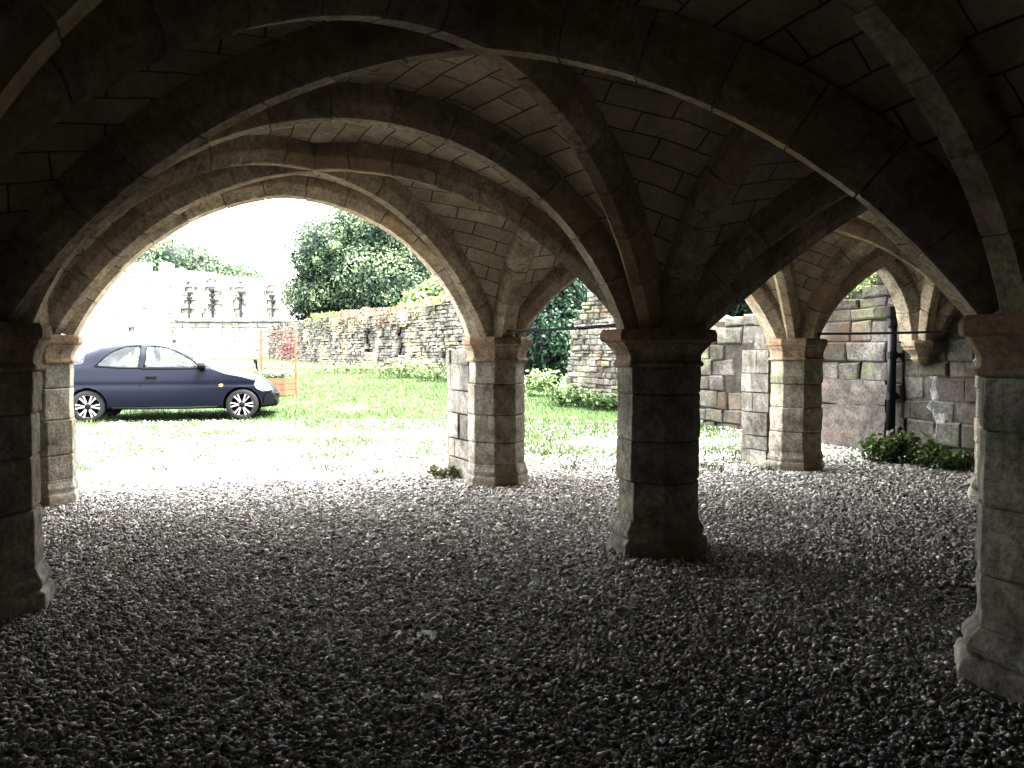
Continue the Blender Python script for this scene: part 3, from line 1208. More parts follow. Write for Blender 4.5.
def tree(loc, lobes, n, size, mat, label, group=None, trunk_h=2.0, trunk_r=.25, name='broadleaf_tree', kind_mat=None):
    x, y = loc
    z = ground_z(x, y)
    root = empty(name, (x, y, z))
    pts, nr, tt = crown_points(lobes, n)
    # added dark core blobs paint the crown's inner shade and stop see-through
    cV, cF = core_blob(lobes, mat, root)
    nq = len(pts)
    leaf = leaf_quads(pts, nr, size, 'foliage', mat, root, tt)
    core = array_mesh('dark_crown_core', cV, cF, np.full((len(cV), 3), .0), mat, root, True)
    mb = MB()
    top = max(l[2] for l in lobes)
    mb.tube([(0, 0, -.2), (.03, 0, trunk_h * .5), (0, .05, trunk_h), (.05, 0, top)], [trunk_r * 1.25, trunk_r, trunk_r * .85, trunk_r * .3], 8)
    mb.build('trunk', M['bark'], root, True)
    tag(root, label, 'tree', group)
    return root


# big tree beyond the rubble wall
c = at(372, 262, 39)
tree((c.x, c.y), [(0, 0, 3.6, 3.2, 2.6, 2.6), (-1.9, -.4, 4.9, 1.9, 1.9, 1.9), (.6, 0, 5.9, 2.6, 2.2, 2.0), (2.4, -.3, 4.4, 2.2, 2, 2.2), (-2.4, 0, 2.9, 1.6, 1.6, 1.5), (1.2, -1, 3.0, 2.6, 1.8, 2)], 70000, .075, M['leaf_mid'],
     'large green leafy tree behind the rubble wall, seen in the wide opening', trunk_h=2)
c = at(428, 285, 32)
tree((c.x, c.y), [(0, 0, 2.2, 1.0, 1.0, .9), (.5, 0, 2.7, .8, .8, .7), (-.6, 0, 1.8, .7, .7, .6)], 4500, .10, M['leaf_light'], 'small yellow-green tree rising over the rubble wall', trunk_h=1.2, trunk_r=.08)
# trees along the skyline behind the far ruin
spots = [(150, 66, 5.6, 3.2), (178, 64, 5.3, 3.0), (206, 68, 4.9, 3.0), (232, 72, 4.3, 3.0), (262, 80, 4.4, 3.4), (118, 62, 6.0, 3.2)]
lab = ['bushy tree behind the crenellated left part of the far ruin', 'tree above the first window recess of the far ruin', 'lower tree behind the middle windows of the far ruin',
       'rounded low tree behind the right windows of the far ruin', 'lowest distant tree, under the bright sky gap beside the large tree', 'tree at the left edge of the opening above the far ruin']
for (px, Y, h, r_), lb in zip(spots, lab):
    c = at(px, 300, Y)
    zt = at(px, {150: 232, 178: 240, 206: 252, 232: 262, 262: 271, 118: 232}[px], Y).z - ground_z(0, Y)
    tree((c.x, c.y), [(0, 0, zt - r_ * .7, r_, r_ * .8, r_ * .8), (r_ * .5, 0, zt - r_ * .95, r_ * .7, r_ * .7, r_ * .7), (-r_ * .6, 0, zt - r_ * 1.0, r_ * .7, r_ * .7, r_ * .7), (0, 0, zt - r_ * 1.5, r_, r_, r_ * .9)], 13000, .12, M['leaf_mid'], lb, 'trees behind the far ruin', trunk_h=1.5)
# dark evergreen in the gap between the two pillars
c = at(549, 350, 20.5)
tree((c.x, c.y), [(0, 0, 1.5, .75, .8, 1.4), (-.1, 0, 2.9, .9, .9, 1.2), (.4, .2, 2.4, .7, .8, 1.3)], 22000, .055, M['leaf_dark'], 'dark evergreen bush filling the gap between the pale and central pillars', name='evergreen_bush', trunk_h=.8, trunk_r=.08)
c = at(752, 300, 16.5)
tree((c.x, c.y), [(0, 0, 2.4, 1.3, 1.0, 1.2), (-.9, 0, 2.2, .8, .8, 1.0), (.9, 0, 3.0, 1.1, 1.0, 1.3)], 7000, .085, M['leaf_dark'], 'dark foliage tree behind the ruined wall, between central and far pillars', name='evergreen_tree', trunk_h=1.6, trunk_r=.1)


c = at(872, 280, 14.2)
tree((c.x, c.y), [(0, 0, 2.2, .9, .8, .9), (-.8, 0, 1.9, .7, .7, .8), (.8, 0, 2.5, .8, .8, .9)], 9000, .05, M['leaf_mid'], 'green bush showing above the ruined wall next to the drainpipe', name='wild_bush', trunk_h=1.0, trunk_r=.06)


def weed(loc, rx, ry, h, n, size, mat, label, group=None, name='weed_clump', stems=14, flat=1.0):
    x, y, z = loc
    root = empty(name, (x, y, z))
    mb = MB()
    tips = []
    for i in range(stems):
        a = random.uniform(0, 2 * PI)
        q = random.uniform(0, 1) ** .5
        bx, by = rx * q * math.cos(a) * .8, ry * q * math.sin(a) * .8
        hh = h * random.uniform(.5, 1.05) * (1 - .35 * q * flat)
        tx, ty = bx * 1.3 + random.uniform(-.2, .2) * h, by * 1.2 + random.uniform(-.15, .15) * h
        pts = [(bx, by, -.02), ((bx + tx) / 2, (by + ty) / 2, hh * .6), (tx, ty, hh)]
        mb.tube(pts, [.006, .004, .002], 4, col=(.4, .4, .4))
        tips.append(pts)
    mb.build('stems', mat, root)['kind'] = 'stuff'
    tp = np.array(tips)
    k = rng.integers(0, stems, n)
    t = rng.uniform(.1, 1, n) ** .8
    p = np.where((t < .5)[:, None], tp[k, 0] + (tp[k, 1] - tp[k, 0]) * (t * 2)[:, None], tp[k, 1] + (tp[k, 2] - tp[k, 1]) * (t * 2 - 1)[:, None])
    p = p + rng.normal(0, size * 1.3, (n, 3)) * np.array([1, 1, .7])
    p[:, 2] = np.maximum(p[:, 2], .01)
    nn = rng.normal(0, .7, (n, 3)) + np.array([0, -.3, .8])
    nn /= np.linalg.norm(nn, axis=1, keepdims=True)
    leaf_quads(p, nn, size, 'leaves', mat, root, .3 + .5 * p[:, 2] / h)
    tag(root, label, 'plant', group)
    return root


for rt, pts, lb in PLANT_TOPS:
    nn = rng.normal(size=(len(pts), 3)) + np.array([0, -.4, .7])
    nn /= np.linalg.norm(nn, axis=1, keepdims=True)
    leaf_quads(pts, nn, .022, 'leaves', M['leaf_weed'], rt)
    tag(rt, lb, 'plant', 'plants on the ruined wall')
q = P['W1'] - udir * .42 - vdir * .05
weed((q.x, q.y, 0), .42, .28, .42, 1500, .030, M['leaf_weed'], 'green weeds growing along the foot of the right wall, in front of the drainpipe', stems=30)
q = P['W1'] - udir * .33 - vdir * .62
weed((q.x, q.y, 0), .32, .25, .27, 800, .026, M['leaf_weed'], 'lower green weeds by the right wall under the white streak', stems=22)
q = at(447, 482, 8.6)
weed((q.x, q.y, 0), .20, .14, .15, 420, .020, M['leaf_dry'], 'small brownish weed at the foot of the pale pillar by the grass', stems=14)
q = at(384, 480, 8.9)
weed((q.x, q.y, 0), .12, .08, .05, 90, .016, M['leaf_weed'], 'tiny weed sprouting from the gravel left of the pale pillar', stems=6)
# tall weeds in the grass
for (px, py, Y, rx, h, n, lb) in ((350, 380, 27, 1.4, .38, 700, 'pale weeds in the grass before the wall niche'), (405, 382, 24.5, 1.3, .55, 900, 'tall weeds at the foot of the rubble wall near the pale pillar'), (440, 384, 23, .9, .6, 800, 'tallest weeds at the foot of the rubble wall, beside the pale pillar'),
                              (537, 385, 18.4, .5, .62, 700, 'tall pale weeds below the dark evergreen bush'), (585, 400, 16.5, .75, .42, 900, 'bright green weeds at the foot of the ruined wall left of the central pillar'), (607, 408, 15.9, .4, .35, 500, 'green weeds half hidden behind the central pillar')):
    c = at(px, 384, Y)
    weed((c.x, c.y, ground_z(0, Y)), rx, .35, h, n, .045, M['leaf_light'] if Y > 20 or px == 537 else M['grass'], lb, 'tall weeds in the grass', stems=24, flat=.3)

# grass blades
def grass():
    n = 190000
    Y = 9.0 + 21 * rng.uniform(0, 1, n) ** 1.4
    px = rng.uniform(70, 775, n)
    X = (px - 512) / F_PX * Y
    dd = -.34 * X + .94 * Y
    v = np.array([noise.fractal(Vector((a * 1.1, b * 1.1, 0)), 1, 2, 4) for a, b in zip(X, Y)])
    f = (dd + .8 * X + 7 + 5.5 * v - 16.2) / 3.3
    patch = (np.abs(Y - 10.4) < .9) & (px > 520)     # strip of grass outside the narrow openings
    f = np.where(patch & (v > -.15), np.maximum(f, .55 - np.abs(Y - 10.4) * .4), f)
    pr = np.clip(f, .0, 1)
    pr = np.maximum(pr, np.clip(.10 + 1.1 * v, .03, .6) * (dd > 8.9))
    keep = rng.uniform(0, 1, n) < pr
    keep &= X < (4.75 - 1.2 / 2.52 * (Y - 9.95))
    X, Y, v = X[keep], Y[keep], v[keep]
    n = len(X)
    Z = np.array([ground_z(0, y) for y in Y])
    h = rng.uniform(.03, .085, n) * (1 + .4 * v)
    w = rng.uniform(.004, .008, n)
    a = rng.uniform(0, PI * 2, n)
    lean = rng.normal(0, .45, (n, 2)) * h[:, None]
    b0 = np.stack([X - np.cos(a) * w, Y - np.sin(a) * w, Z - .005], 1)
    b1 = np.stack([X + np.cos(a) * w, Y + np.sin(a) * w, Z - .005], 1)
    tp = np.stack([X + lean[:, 0], Y + lean[:, 1], Z + h], 1)
    Vt = np.stack([b0, b1, tp], 1).reshape(-1, 3)
    Ft = np.arange(3 * n).reshape(n, 3)
    t = np.clip(.5 + .5 * v + rng.normal(0, .2, n), 0, 1)
    o = array_mesh('grass', Vt, Ft, np.repeat(np.stack([t, t, t], 1), 3, 0), M['grass'])
    tag(o, 'short patchy green grass growing outside the vault', 'grass', kind='stuff')


grass()

# ------------------------------------------------------------------ rubble boundary wall outside
a0 = at(268, 352, 42)
a1 = at(520, 352, 20.6)
p0, p1 = Vector((a0.x, a0.y)), Vector((a1.x, a1.y))
Lb = (p1 - p0).length
bw_base = lambda s: ground_z(0, p0.y + (p1.y - p0.y) * s / Lb)
top0 = lerp_prof([(0, 2.6), (3, 2.72), (8, 2.75), (12, 2.68), (16, 2.62), (20, 2.80), (24, 2.88)])
bw_top = lambda s: top0(s) + .16 * noise.noise(Vector((s * .9, 1, 1))) + .07 * noise.noise(Vector((s * 3.5, 1, 1)))


def s_at(px):
    best = min(range(2001), key=lambda i: abs((512 + F_PX * (p0.x + (p1.x - p0.x) * i / 2000) / (p0.y + (p1.y - p0.y) * i / 2000)) - px))
    return Lb * best / 2000


root = empty('boundary_wall', (p0.x, p0.y, 0))
mb = MB()
nich = [(s_at(365), s_at(377), 1.3, 2.05, .16), (s_at(397), s_at(407), 1.2, 2.1, .14), (s_at(443), s_at(449), 1.0, 1.9, .10)]
stone_courses(mb, (0, 0), p1 - p0, bw_base, bw_top, (.065, .14), (.10, .42), tint=(.75, 1.4), rough=.04, jit=.022, gap=.012, niches=nich)
backing(mb, (0, 0), p1 - p0, bw_base, bw_top, .8, off=.20)
mb.build('stonework', M['rubble'], root)
tag(root, 'long rubble stone wall with small niches, crossing behind the grass', 'wall')
for (pxa, pxb, lb) in ((310, 335, 'pinkish wall plants on top of the rubble wall, furthest along'), (340, 372, 'red flowered plants on top of the rubble wall beside the large tree'), (376, 404, 'pink flowering plants hanging over the rubble wall above its niches'), (408, 446, 'dry yellow plants on top of the rubble wall next to the pale pillar')):
    s0, s1 = s_at(pxa), s_at(pxb)
    n = 800
    s = rng.uniform(s0, s1, n)
    pts = np.array([(p0.x + (p1.x - p0.x) * k / Lb, p0.y + (p1.y - p0.y) * k / Lb, bw_top(k)) for k in s])
    dn = (p1 - p0).normalized()
    nrm2 = np.array([dn.y, -dn.x])
    o_ = rng.uniform(-.5, .12, n)
    pts[:, 0] += nrm2[0] * o_
    pts[:, 1] += nrm2[1] * o_
    pts[:, 2] += rng.uniform(-.02, .2, n) - np.where(o_ > .02, rng.uniform(0, .45, n), 0)
    nn = rng.normal(size=(n, 3)) + np.array([0, -.5, .6])
    nn /= np.linalg.norm(nn, axis=1, keepdims=True)
    base = Vector(pts.mean(0))
    mat = M['leaf_dry'] if pxa in (408, 310) else M['petal']
    rt = empty('wall_plant', base)
    k = rng.uniform(0, 1, n) < .55
    loc = pts - np.array(base)
    leaf_quads(loc[k], nn[k], .05, 'flowers' if mat is M['petal'] else 'leaves', mat, rt)
    leaf_quads(loc[~k], nn[~k], .05, 'leaves', M['leaf_weed'] if pxa != 408 else M['leaf_light'], rt)
    tag(rt, lb, 'plant', 'plants on the rubble wall')

# ------------------------------------------------------------------ far ruin with window arcade
YR = 46.0


def fr(px, py):
    return at(px, py, YR)


root = empty('ruined_hall_wall', (fr(200, 360).x, YR, 0))
ox = fr(200, 360).x
s_px = lambda px: fr(px, 352).x - ox
z_px = lambda py: fr(512, py).z
prof_top = lerp_prof([(s_px(40), z_px(290)), (s_px(100), z_px(274)), (s_px(112), z_px(271)), (s_px(178), z_px(270)), (s_px(188), z_px(269)), (s_px(215), z_px(273)), (s_px(245), z_px(279)), (s_px(275), z_px(279)), (s_px(300), z_px(275)), (s_px(322), z_px(271)), (s_px(340), z_px(268))])
q0, q1 = Vector((s_px(40), 0)), Vector((s_px(340), 0))
mb = MB()
fb = lambda s: .9
ft = lambda s: prof_top(s + s_px(40)) + .10 * noise.noise(Vector((s * 1.5, 0, 0)))
WIN = [(190, 281, 320, 9), (213, 278, 318, 15), (241, 281, 317, 13), (273, 284, 317, 14)]
nich = []
for (px, py0, py1, w) in WIN:
    nich.append((s_px(px - w * .28) - q0.x, s_px(px + w * .28) - q0.x, z_px(py1), z_px(py0 + 7), .12))
nich.append((s_px(135) - q0.x, s_px(173) - q0.x, .0, z_px(326), .2))
stone_courses(mb, q0, q1, fb, ft, (.20, .32), (.35, .9), tint=(.80, 1.14), rough=.012, gap=.016, bev=.015, niches=nich)
backing(mb, q0, q1, fb, ft, 1.0, off=.32, col=(.6, .6, .58))
mb.build('stonework', M['farstone'], root)
for (px, py0, py1, w) in WIN:
    wm = MB()
    hw = (s_px(px + w / 2) - s_px(px - w / 2)) / 2
    cx = s_px(px)
    zs_, z1 = z_px(py0 + 6), z_px(py0)
    pts = [(cx - hw, z_px(py0 + 14)), (cx - hw, zs_ - .1), (cx - hw * .6, zs_ + (z1 - zs_) * .65), (cx, z1), (cx + hw * .6, zs_ + (z1 - zs_) * .65), (cx + hw, zs_ - .1), (cx + hw, z_px(py0 + 14))]
    wm.tube([(x, -.02, z) for x, z in pts], .04, 6)
    f = wm.build('window_hood', M['hood'], root)
    mm = MB()
    mm.box((cx, .02, (z_px(py0 + 11) + z_px(py1)) / 2), (.10, .12, z_px(py0 + 11) - z_px(py1)))
    for k in range(5 if px == 213 else 2):
        mm.box((cx + random.uniform(-.04, .06), -.02, z_px(py0 + 12 + k * 5)), (.30, .12, .12))
    mm.build('slit', M['slit'], f)
sl = MB()
sl.box((s_px(237), -.10, z_px(320)), (s_px(300) - s_px(178), .25, .14))
sl.build('string_course', M['farstone'], root)
for (pa, pb, py) in ((127, 150, 262), (160, 172, 263), (176, 184, 268)):
    mr_ = MB()
    x0, x1 = Vector((s_px(pa), 0)), Vector((s_px(pb), 0))
    stone_courses(mr_, x0, x1, lambda s: z_px(274), lambda s: z_px(py), (.20, .26), (.35, .6), tint=(.9, 1.1), rough=.01)
    mr_.box(((x0.x + x1.x) / 2, .28, (z_px(274) + z_px(py)) / 2), (x1.x - x0.x, .45, z_px(py) - z_px(274) - .03))
    mr_.build('merlon', M['farstone'], root)
bt = MB()
bt.box((s_px(178), -.15, (z_px(272) + z_px(320)) / 2), (.35, .4, z_px(272) - z_px(320)))
bt.build('buttress', M['farstone'], root)
pn = MB()
pn.box((s_px(154), -.02, (z_px(326) + .9) / 2), (s_px(172) - s_px(136), .10, z_px(326) - .9))
pn.build('blocked_doorway', M['panel'], root)
tag(root, 'pale crenellated ruin with a row of arched window recesses, far behind the car', 'ruin')

# ------------------------------------------------------------------ wooden planter with trellis
pc = at(273, 396, 18.6)
root = empty('trellis_planter', (pc.x, pc.y, ground_z(0, 18.6)), R(-14))
W_, D_, H_ = .88, .46, .40
mb = MB()
for k in range(3):
    z = .07 + k * .13
    for sy in (-1, 1):
        mb.box((0, sy * D_ / 2, z), (W_, .025, .122))
    for sx in (-1, 1):
        mb.box((sx * W_ / 2, 0, z), (.025, D_, .122))
for sx in (-1, 1):
    for sy in (-1, 1):
        mb.box((sx * W_ / 2, sy * D_ / 2, .21), (.06, .06, .42))
mb.box((0, 0, .36), (W_ - .02, D_ - .02, .02))
mb.build('box', M['wood'], root)
for sx in (-1, 1):
    mb = MB()
    mb.box((sx * W_ / 2, D_ / 2 + .02, .74), (.045, .045, 1.48))
    mb.build('post', M['wood'], root)
mb = MB()
mb.box((0, D_ / 2 + .02, 1.44), (W_, .03, .04))
mb.build('rail', M['wood'], root)
mb = MB()
rr = .062
for i in range(9):
    for j in range(11):
        cx = -W_ / 2 + .05 + i * rr * 1.73 * .98 + (rr * .866 if j % 2 else 0)
        cz = .44 + j * rr * 1.5
        if cx > W_ / 2 - .03 or cz > 1.42:
            continue
        hexp = [Vector((cx + rr * math.cos(PI / 6 + k * PI / 3), D_ / 2 + .02, cz + rr * math.sin(PI / 6 + k * PI / 3))) for k in range(6)]
        for k in range(3):
            mb.tube([hexp[k], hexp[k + 1]], .007, 4)
mb.build('netting', M['wire'], root)
n = 700
pts = np.stack([rng.uniform(-.4, .4, n), rng.uniform(-.2, .22, n), .38 + rng.uniform(0, .16, n)], 1)
nn = rng.normal(size=(n, 3)) + np.array([0, 0, .8]); nn /= np.linalg.norm(nn, axis=1, keepdims=True)
leaf_quads(pts, nn, .03, 'leaves', M['leaf_light'], root)
n = 160
pts = np.stack([rng.normal(.12, .16, n), rng.uniform(-.22, .1, n), .46 + rng.uniform(0, .12, n)], 1)
leaf_quads(pts, nn[:n], .03, 'flowers', M['petal_white'], root, aspect=.9)
n = 420
pts = np.stack([np.concatenate([rng.normal(.27, .09, n // 2), rng.uniform(-.4, .4, n // 2)]), D_ / 2 + .02 + rng.normal(0, .03, n), np.concatenate([rng.normal(1.08, .13, n // 2), rng.uniform(.5, 1.45, n // 2)])], 1)
leaf_quads(pts, nn[:n], .026, 'climbing_flowers', M['petal'], root, aspect=.8)
tag(root, 'orange wooden planter box with netted trellis and flowers beside the car\'s bonnet', 'planter')

# ------------------------------------------------------------------ picnic bench behind the car
bc = at(234, 372, 20.0)
root = empty('picnic_bench', (bc.x, bc.y, ground_z(0, 20)), R(12))
mb = MB()
for k in range(4):
    mb.box((0, -.27 + k * .18, .76), (1.35, .165, .04))
mb.build('table_top', M['wood_pale'], root)
for sy in (-1, 1):
    mb = MB()
    for k in range(2):
        mb.box((0, sy * (.62 + k * .15), .45), (1.35, .13, .035))
    mb.build('seat', M['wood_pale'], root)
for sx in (-.5, .5):
    for sy in (-1, 1):
        mb = MB()
        mb.box((sx, sy * .42, .36), (.045, .09, .86), Matrix.Rotation(sy * .52, 3, 'X'))
        mb.build('leg', M['wood_pale'], root)
    mb = MB()
    mb.box((sx + .045, 0, .41), (.04, 1.5, .08))
    mb.build('crossbar', M['wood_pale'], root)
tag(root, 'wooden picnic bench showing over the car\'s bonnet', 'bench')

# ------------------------------------------------------------------ car
CZR, CZF = 13.8, 14.35
_r = Vector(((87 - 512) / F_PX * CZR, CZR))
_f = Vector(((240 - 512) / F_PX * CZF, CZF))
_d = (_f - _r).normalized()
_n = Vector((-_d.y, _d.x))
_o = _r - _d * .55 + _n * .74
CAR_ZR = CAM_H - (423.3 - 352) * CZR / F_PX
CAR_ZF = CAM_H - (421.0 - 352) * CZF / F_PX
car = empty('hatchback_car', (_o.x, _o.y, CAR_ZR), math.atan2(_d.y, _d.x))
print('car ground', CAR_ZR, CAR_ZF, 'wheelbase', (_f - _r).length, ground_z(0, 13.8), ground_z(0, 14.2))
tag(car, 'small dark blue three-door hatchback parked on the gravel outside', 'car')
TOPP = [(0.0, .52), (.02, .66), (.07, .84), (.15, .98), (.27, 1.12), (.45, 1.25), (.7, 1.345), (1.0, 1.39), (1.3, 1.40), (1.6, 1.375), (1.9, 1.30), (2.15, 1.19), (2.4, 1.055), (2.62, .94), (2.74, .895), (3.0, .845), (3.2, .785), (3.36, .705), (3.47, .61), (3.545, .50), (3.575, .40)]


def smooth_prof(pts):
    xs_ = np.array([p[0] for p in pts]); zs_ = np.array([p[1] for p in pts])
    xx = np.linspace(xs_[0], xs_[-1], 400)
    zz = np.interp(xx, xs_, zs_)
    k = np.hanning(15); k /= k.sum()
    zp = np.concatenate([2 * zz[0] - zz[7:0:-1], zz, 2 * zz[-1] - zz[-2:-9:-1]])
    z2 = np.convolve(zp, k, 'valid')
    return lambda x: float(np.interp(x, xx, z2))


Tz = smooth_prof(TOPP)


def Bz(x):
    return .215 + .10 * max(0, (.35 - x) / .35) ** 2 + .02 * max(0, (x - 3.3) / .28)


def Wx(x):
    t = (x - 1.75) / 1.83
    return .80 * max(.02, 1 - abs(t) ** 6.0 * .32 - .04 * t * t)


def zb_of(x):
    return min(.90, Tz(x) - .10)


def side_y(x, z):
    """half width of the body at station x and height z"""
    W = Wx(x)
    zb, T, B = zb_of(x), Tz(x), Bz(x)
    low = lambda zz: W * (1 - .05 * ((zz - .52) / .35) ** 2) - .012 * math.exp(-((zz - .63) / .03) ** 2)
    if z <= zb:
        return low(z)
    q = min(1, (z - zb) / max(.02, T - zb))
    g = min(1, max(0, (T - .93) / .2))
    return low(zb) * (1 - (.27 * g) * q) * math.sqrt(max(0, 1 - q ** (2.4 + 3.2 * g)))


def surf(x, q, side):
    """q 0..1 from the belt line to the roof centre"""
    zb, T = zb_of(x), Tz(x)
    z = zb + (T - zb) * q
    return Vector((x, side * side_y(x, z), z))


stations = list(np.linspace(0.0, 3.575, 190))
Q_low = 22
qs = [1 - math.cos(PI / 2 * i / 14) for i in range(15)]
qs = [math.sin(PI / 2 * i / 18) for i in range(1, 19)]
body = MB()
grid = []
for x in stations:
    x = float(x)
    zb, T, B = zb_of(x), Tz(x), Bz(x)
    half = [(0.0, B)] + [(side_y(x, B) * .93, B)] + [(side_y(x, B + (zb - B) * i / Q_low), B + (zb - B) * i / Q_low) for i in range(Q_low + 1)] + [(side_y(x, zb + (T - zb) * q), zb + (T - zb) * q) for q in qs]
    half[2] = (half[2][0] * .98, half[2][1] + .02)
    ring = [Vector((x, -y, z)) for y, z in half] + [Vector((x, y, z)) for y, z in half[::-1][1:-1]]
    grid.append(ring)
WHEELS = [(.55, .275), (3.0, .275)]
AR = .305
n = len(grid[0])
verts = [v.copy() for r_ in grid for v in r_]
faces = []
for i in range(len(grid) - 1):
    for k in range(n):
        a, b = i * n + k, i * n + (k + 1) % n
        f = (a, b, b + n, a + n)
        c = sum((verts[j] for j in f), Vector()) / 4
        if any(math.hypot(c.x - wx, c.z - wz) < AR for wx, wz in WHEELS) and abs(c.y) > .35:
            continue
        if any(math.hypot(c.x - wx, c.z - wz) < AR for wx, wz in WHEELS) and c.z < .3:
            continue
        faces.append(f)
for v in verts:
    for wx, wz in WHEELS:
        d = math.hypot(v.x - wx, v.z - wz)
        if d < AR and abs(v.y) > .35 and d > .01:
            v.x = wx + (v.x - wx) * AR / d
            v.z = wz + (v.z - wz) * AR / d
faces.append(tuple(range(n)))
faces.append(tuple((len(grid) - 1) * n + k for k in range(n)))
# window openings: drop the body faces behind the glass
FRONT_WIN = [(1.43, .915), (1.45, 1.285), (1.60, 1.285), (1.75, 1.255), (1.92, 1.195), (2.10, 1.10), (2.24, 1.005), (2.33, .92)]
REAR_WIN = [(.66, .945), (.76, 1.06), (.88, 1.165), (1.0, 1.235), (1.12, 1.275), (1.25, 1.29), (1.355, 1.29), (1.345, .915), (1.0, .92)]


def inside(poly, x, z):
    r = False
    for (x0, z0), (x1, z1) in zip(poly, poly[1:] + poly[:1]):
        if (z0 > z) != (z1 > z) and x < (x1 - x0) * (z - z0) / (z1 - z0) + x0:
            r = not r
    return r


keep = []
for f in faces:
    if len(f) == 4:
        c = sum((verts[j] for j in f), Vector()) / 4
        allin = all(any(inside(p_, verts[j].x, verts[j].z) for j in [j]) for j in f for p_ in [FRONT_WIN if c.x > 1.39 else REAR_WIN])
        if allin and abs(c.y) > .3:
            continue
    keep.append(f)
body.add(verts, keep)
bo = body.build('body', M['paint'], car, True)


def patch(outline, side, off, name, mat, rings=7, parent=car, dens=3):
    pts = []
    for (x0, z0), (x1, z1) in zip(outline, outline[1:] + outline[:1]):
        for k in range(dens):
            pts.append((x0 + (x1 - x0) * k / dens, z0 + (z1 - z0) * k / dens))
    cx = sum(p_[0] for p_ in pts) / len(pts)
    cz = sum(p_[1] for p_ in pts) / len(pts)
    mb = MB()
    rr = []
    for r_ in range(rings):
        k = 1 - r_ / rings
        rr.append([Vector((cx + (x - cx) * k, side * (side_y(cx + (x - cx) * k, cz + (z - cz) * k) + off), cz + (z - cz) * k)) for x, z in pts])
    mb.loft(rr, True, True)
    # back rim so the patch has thickness
    return mb.build(name, mat, parent, True)


def scaled(poly, d):
    cx = sum(p_[0] for p_ in poly) / len(poly)
    cz = sum(p_[1] for p_ in poly) / len(poly)
    return [(x + d * (1 if x > cx else -1) * min(1, abs(x - cx) / .12), z + d * (1 if z > cz else -1) * min(1, abs(z - cz) / .06)) for x, z in poly]


def strip(pts, side, off, r, name, mat, parent=car):
    mb = MB()
    mb.tube([(x, side * (side_y(x, z) + off), z) for x, z in pts], r, 6)
    return mb.build(name, mat, parent, True)


def circle(cx, cz, rx, rz, n=18):
    return [(cx + rx * math.cos(2 * PI * k / n), cz + rz * math.sin(2 * PI * k / n)) for k in range(n)]


for side in (-1, 1):
    for poly in (FRONT_WIN, REAR_WIN):
        w = patch(poly, side, .002, 'side_window', M['glass'])
        dens = []
        for (x0, z0), (x1, z1) in zip(poly, poly[1:] + poly[:1]):
            for k in range(4):
                dens.append((x0 + (x1 - x0) * k / 4, z0 + (z1 - z0) * k / 4))
        strip(dens + dens[:1], side, .003, .011, 'window_seal', M['plastic'], w)
    strip([(1.36, .915), (1.42, .905), (1.9, .905), (2.36, .905)], side, .004, .013, 'belt_trim', M['plastic'])
    # door with shut lines
    d = strip([(1.395, .90), (1.37, .6), (1.40, .36), (1.46, .27), (1.8, .262), (2.4, .262), (2.56, .30), (2.60, .5), (2.585, .75), (2.50, .88)], side, -.001, .006, 'door_edge', M['plastic'])
    mb = MB()
    mb.box((1.545, side * (side_y(1.545, .765) + .012), .765), (.17, .035, .045))
    mb.build('door_handle', M['plastic'], d, bevel=.012)
    # mirror
    mb = MB()
    V0, F0 = icos(2)
    y = side_y(2.34, .93) + .09
    mb.add([Vector((2.34 + v[0] * .055 + (.03 if v[0] > 0 else 0), side * (y + v[1] * .10), .945 + v[2] * .062)) for v in V0], [tuple(f) for f in F0])
    mb.tube([(2.36, side * (y - .12), .90), (2.35, side * (y - .03), .925)], .022, 8)
    mb.build('wing_mirror', M['plastic'], car, True)
    ind = patch(circle(2.665, .615, .035, .022), side, .006, 'side_indicator', M['amber'], rings=3, dens=1)
    hl = patch([(3.20, .62), (3.25, .735), (3.34, .71), (3.43, .62), (3.485, .54), (3.46, .50), (3.33, .50), (3.24, .545)], side, .006, 'headlamp', M['chrome'])
    patch([(3.29, .555), (3.30, .62), (3.36, .63), (3.41, .58), (3.40, .54), (3.34, .53)], side, .012, 'lamp_bowl', M['glass'], parent=hl)
    patch([(3.345, .23), (3.365, .44), (3.44, .485), (3.52, .475), (3.562, .42), (3.565, .33), (3.53, .25)], side, .010, 'front_bumper', M['plastic'])
    patch([(.02, .34), (.02, .52), (.12, .56), (.20, .52), (.215, .36), (.12, .30)], side, .010, 'rear_bumper', M['plastic'])
    patch([(.12, .74), (.16, .90), (.24, 1.0), (.285, .98), (.26, .84), (.20, .74)], side, .006, 'tail_lamp', M['redlens'])
    strip([(.93, .245), (1.5, .235), (2.1, .235), (2.6, .245)], side, .0, .02, 'sill_trim', M['plastic'])

# windscreen and tailgate glass (surface strips just proud of the body)
for name, x0, x1, q0_, lift in (('windscreen', 2.20, 2.66, .30, .006), ('rear_window', .16, .48, .25, .006)):
    mb = MB()
    rows = []
    for i in range(10):
        x = x0 + (x1 - x0) * i / 9
        row = [surf(x, q0_ + (1 - q0_) * math.sin(PI / 2 * k / 8), -1) for k in range(9)]
        row += [Vector((v.x, -v.y, v.z)) for v in row[::-1][1:]]
        rows.append([v + Vector(((.6 if x0 > 1 else -.6) * lift, 0, lift)) for v in row])
    mb.loft(rows, closed=False, cap=False)
    mb.build(name, M['glass'], car, True)

# front grille opening, number plates
mb = MB()
mb.box((3.572, 0, .40), (.03, .55, .10))
mb.build('grille', M['plastic'], car, bevel=.01)

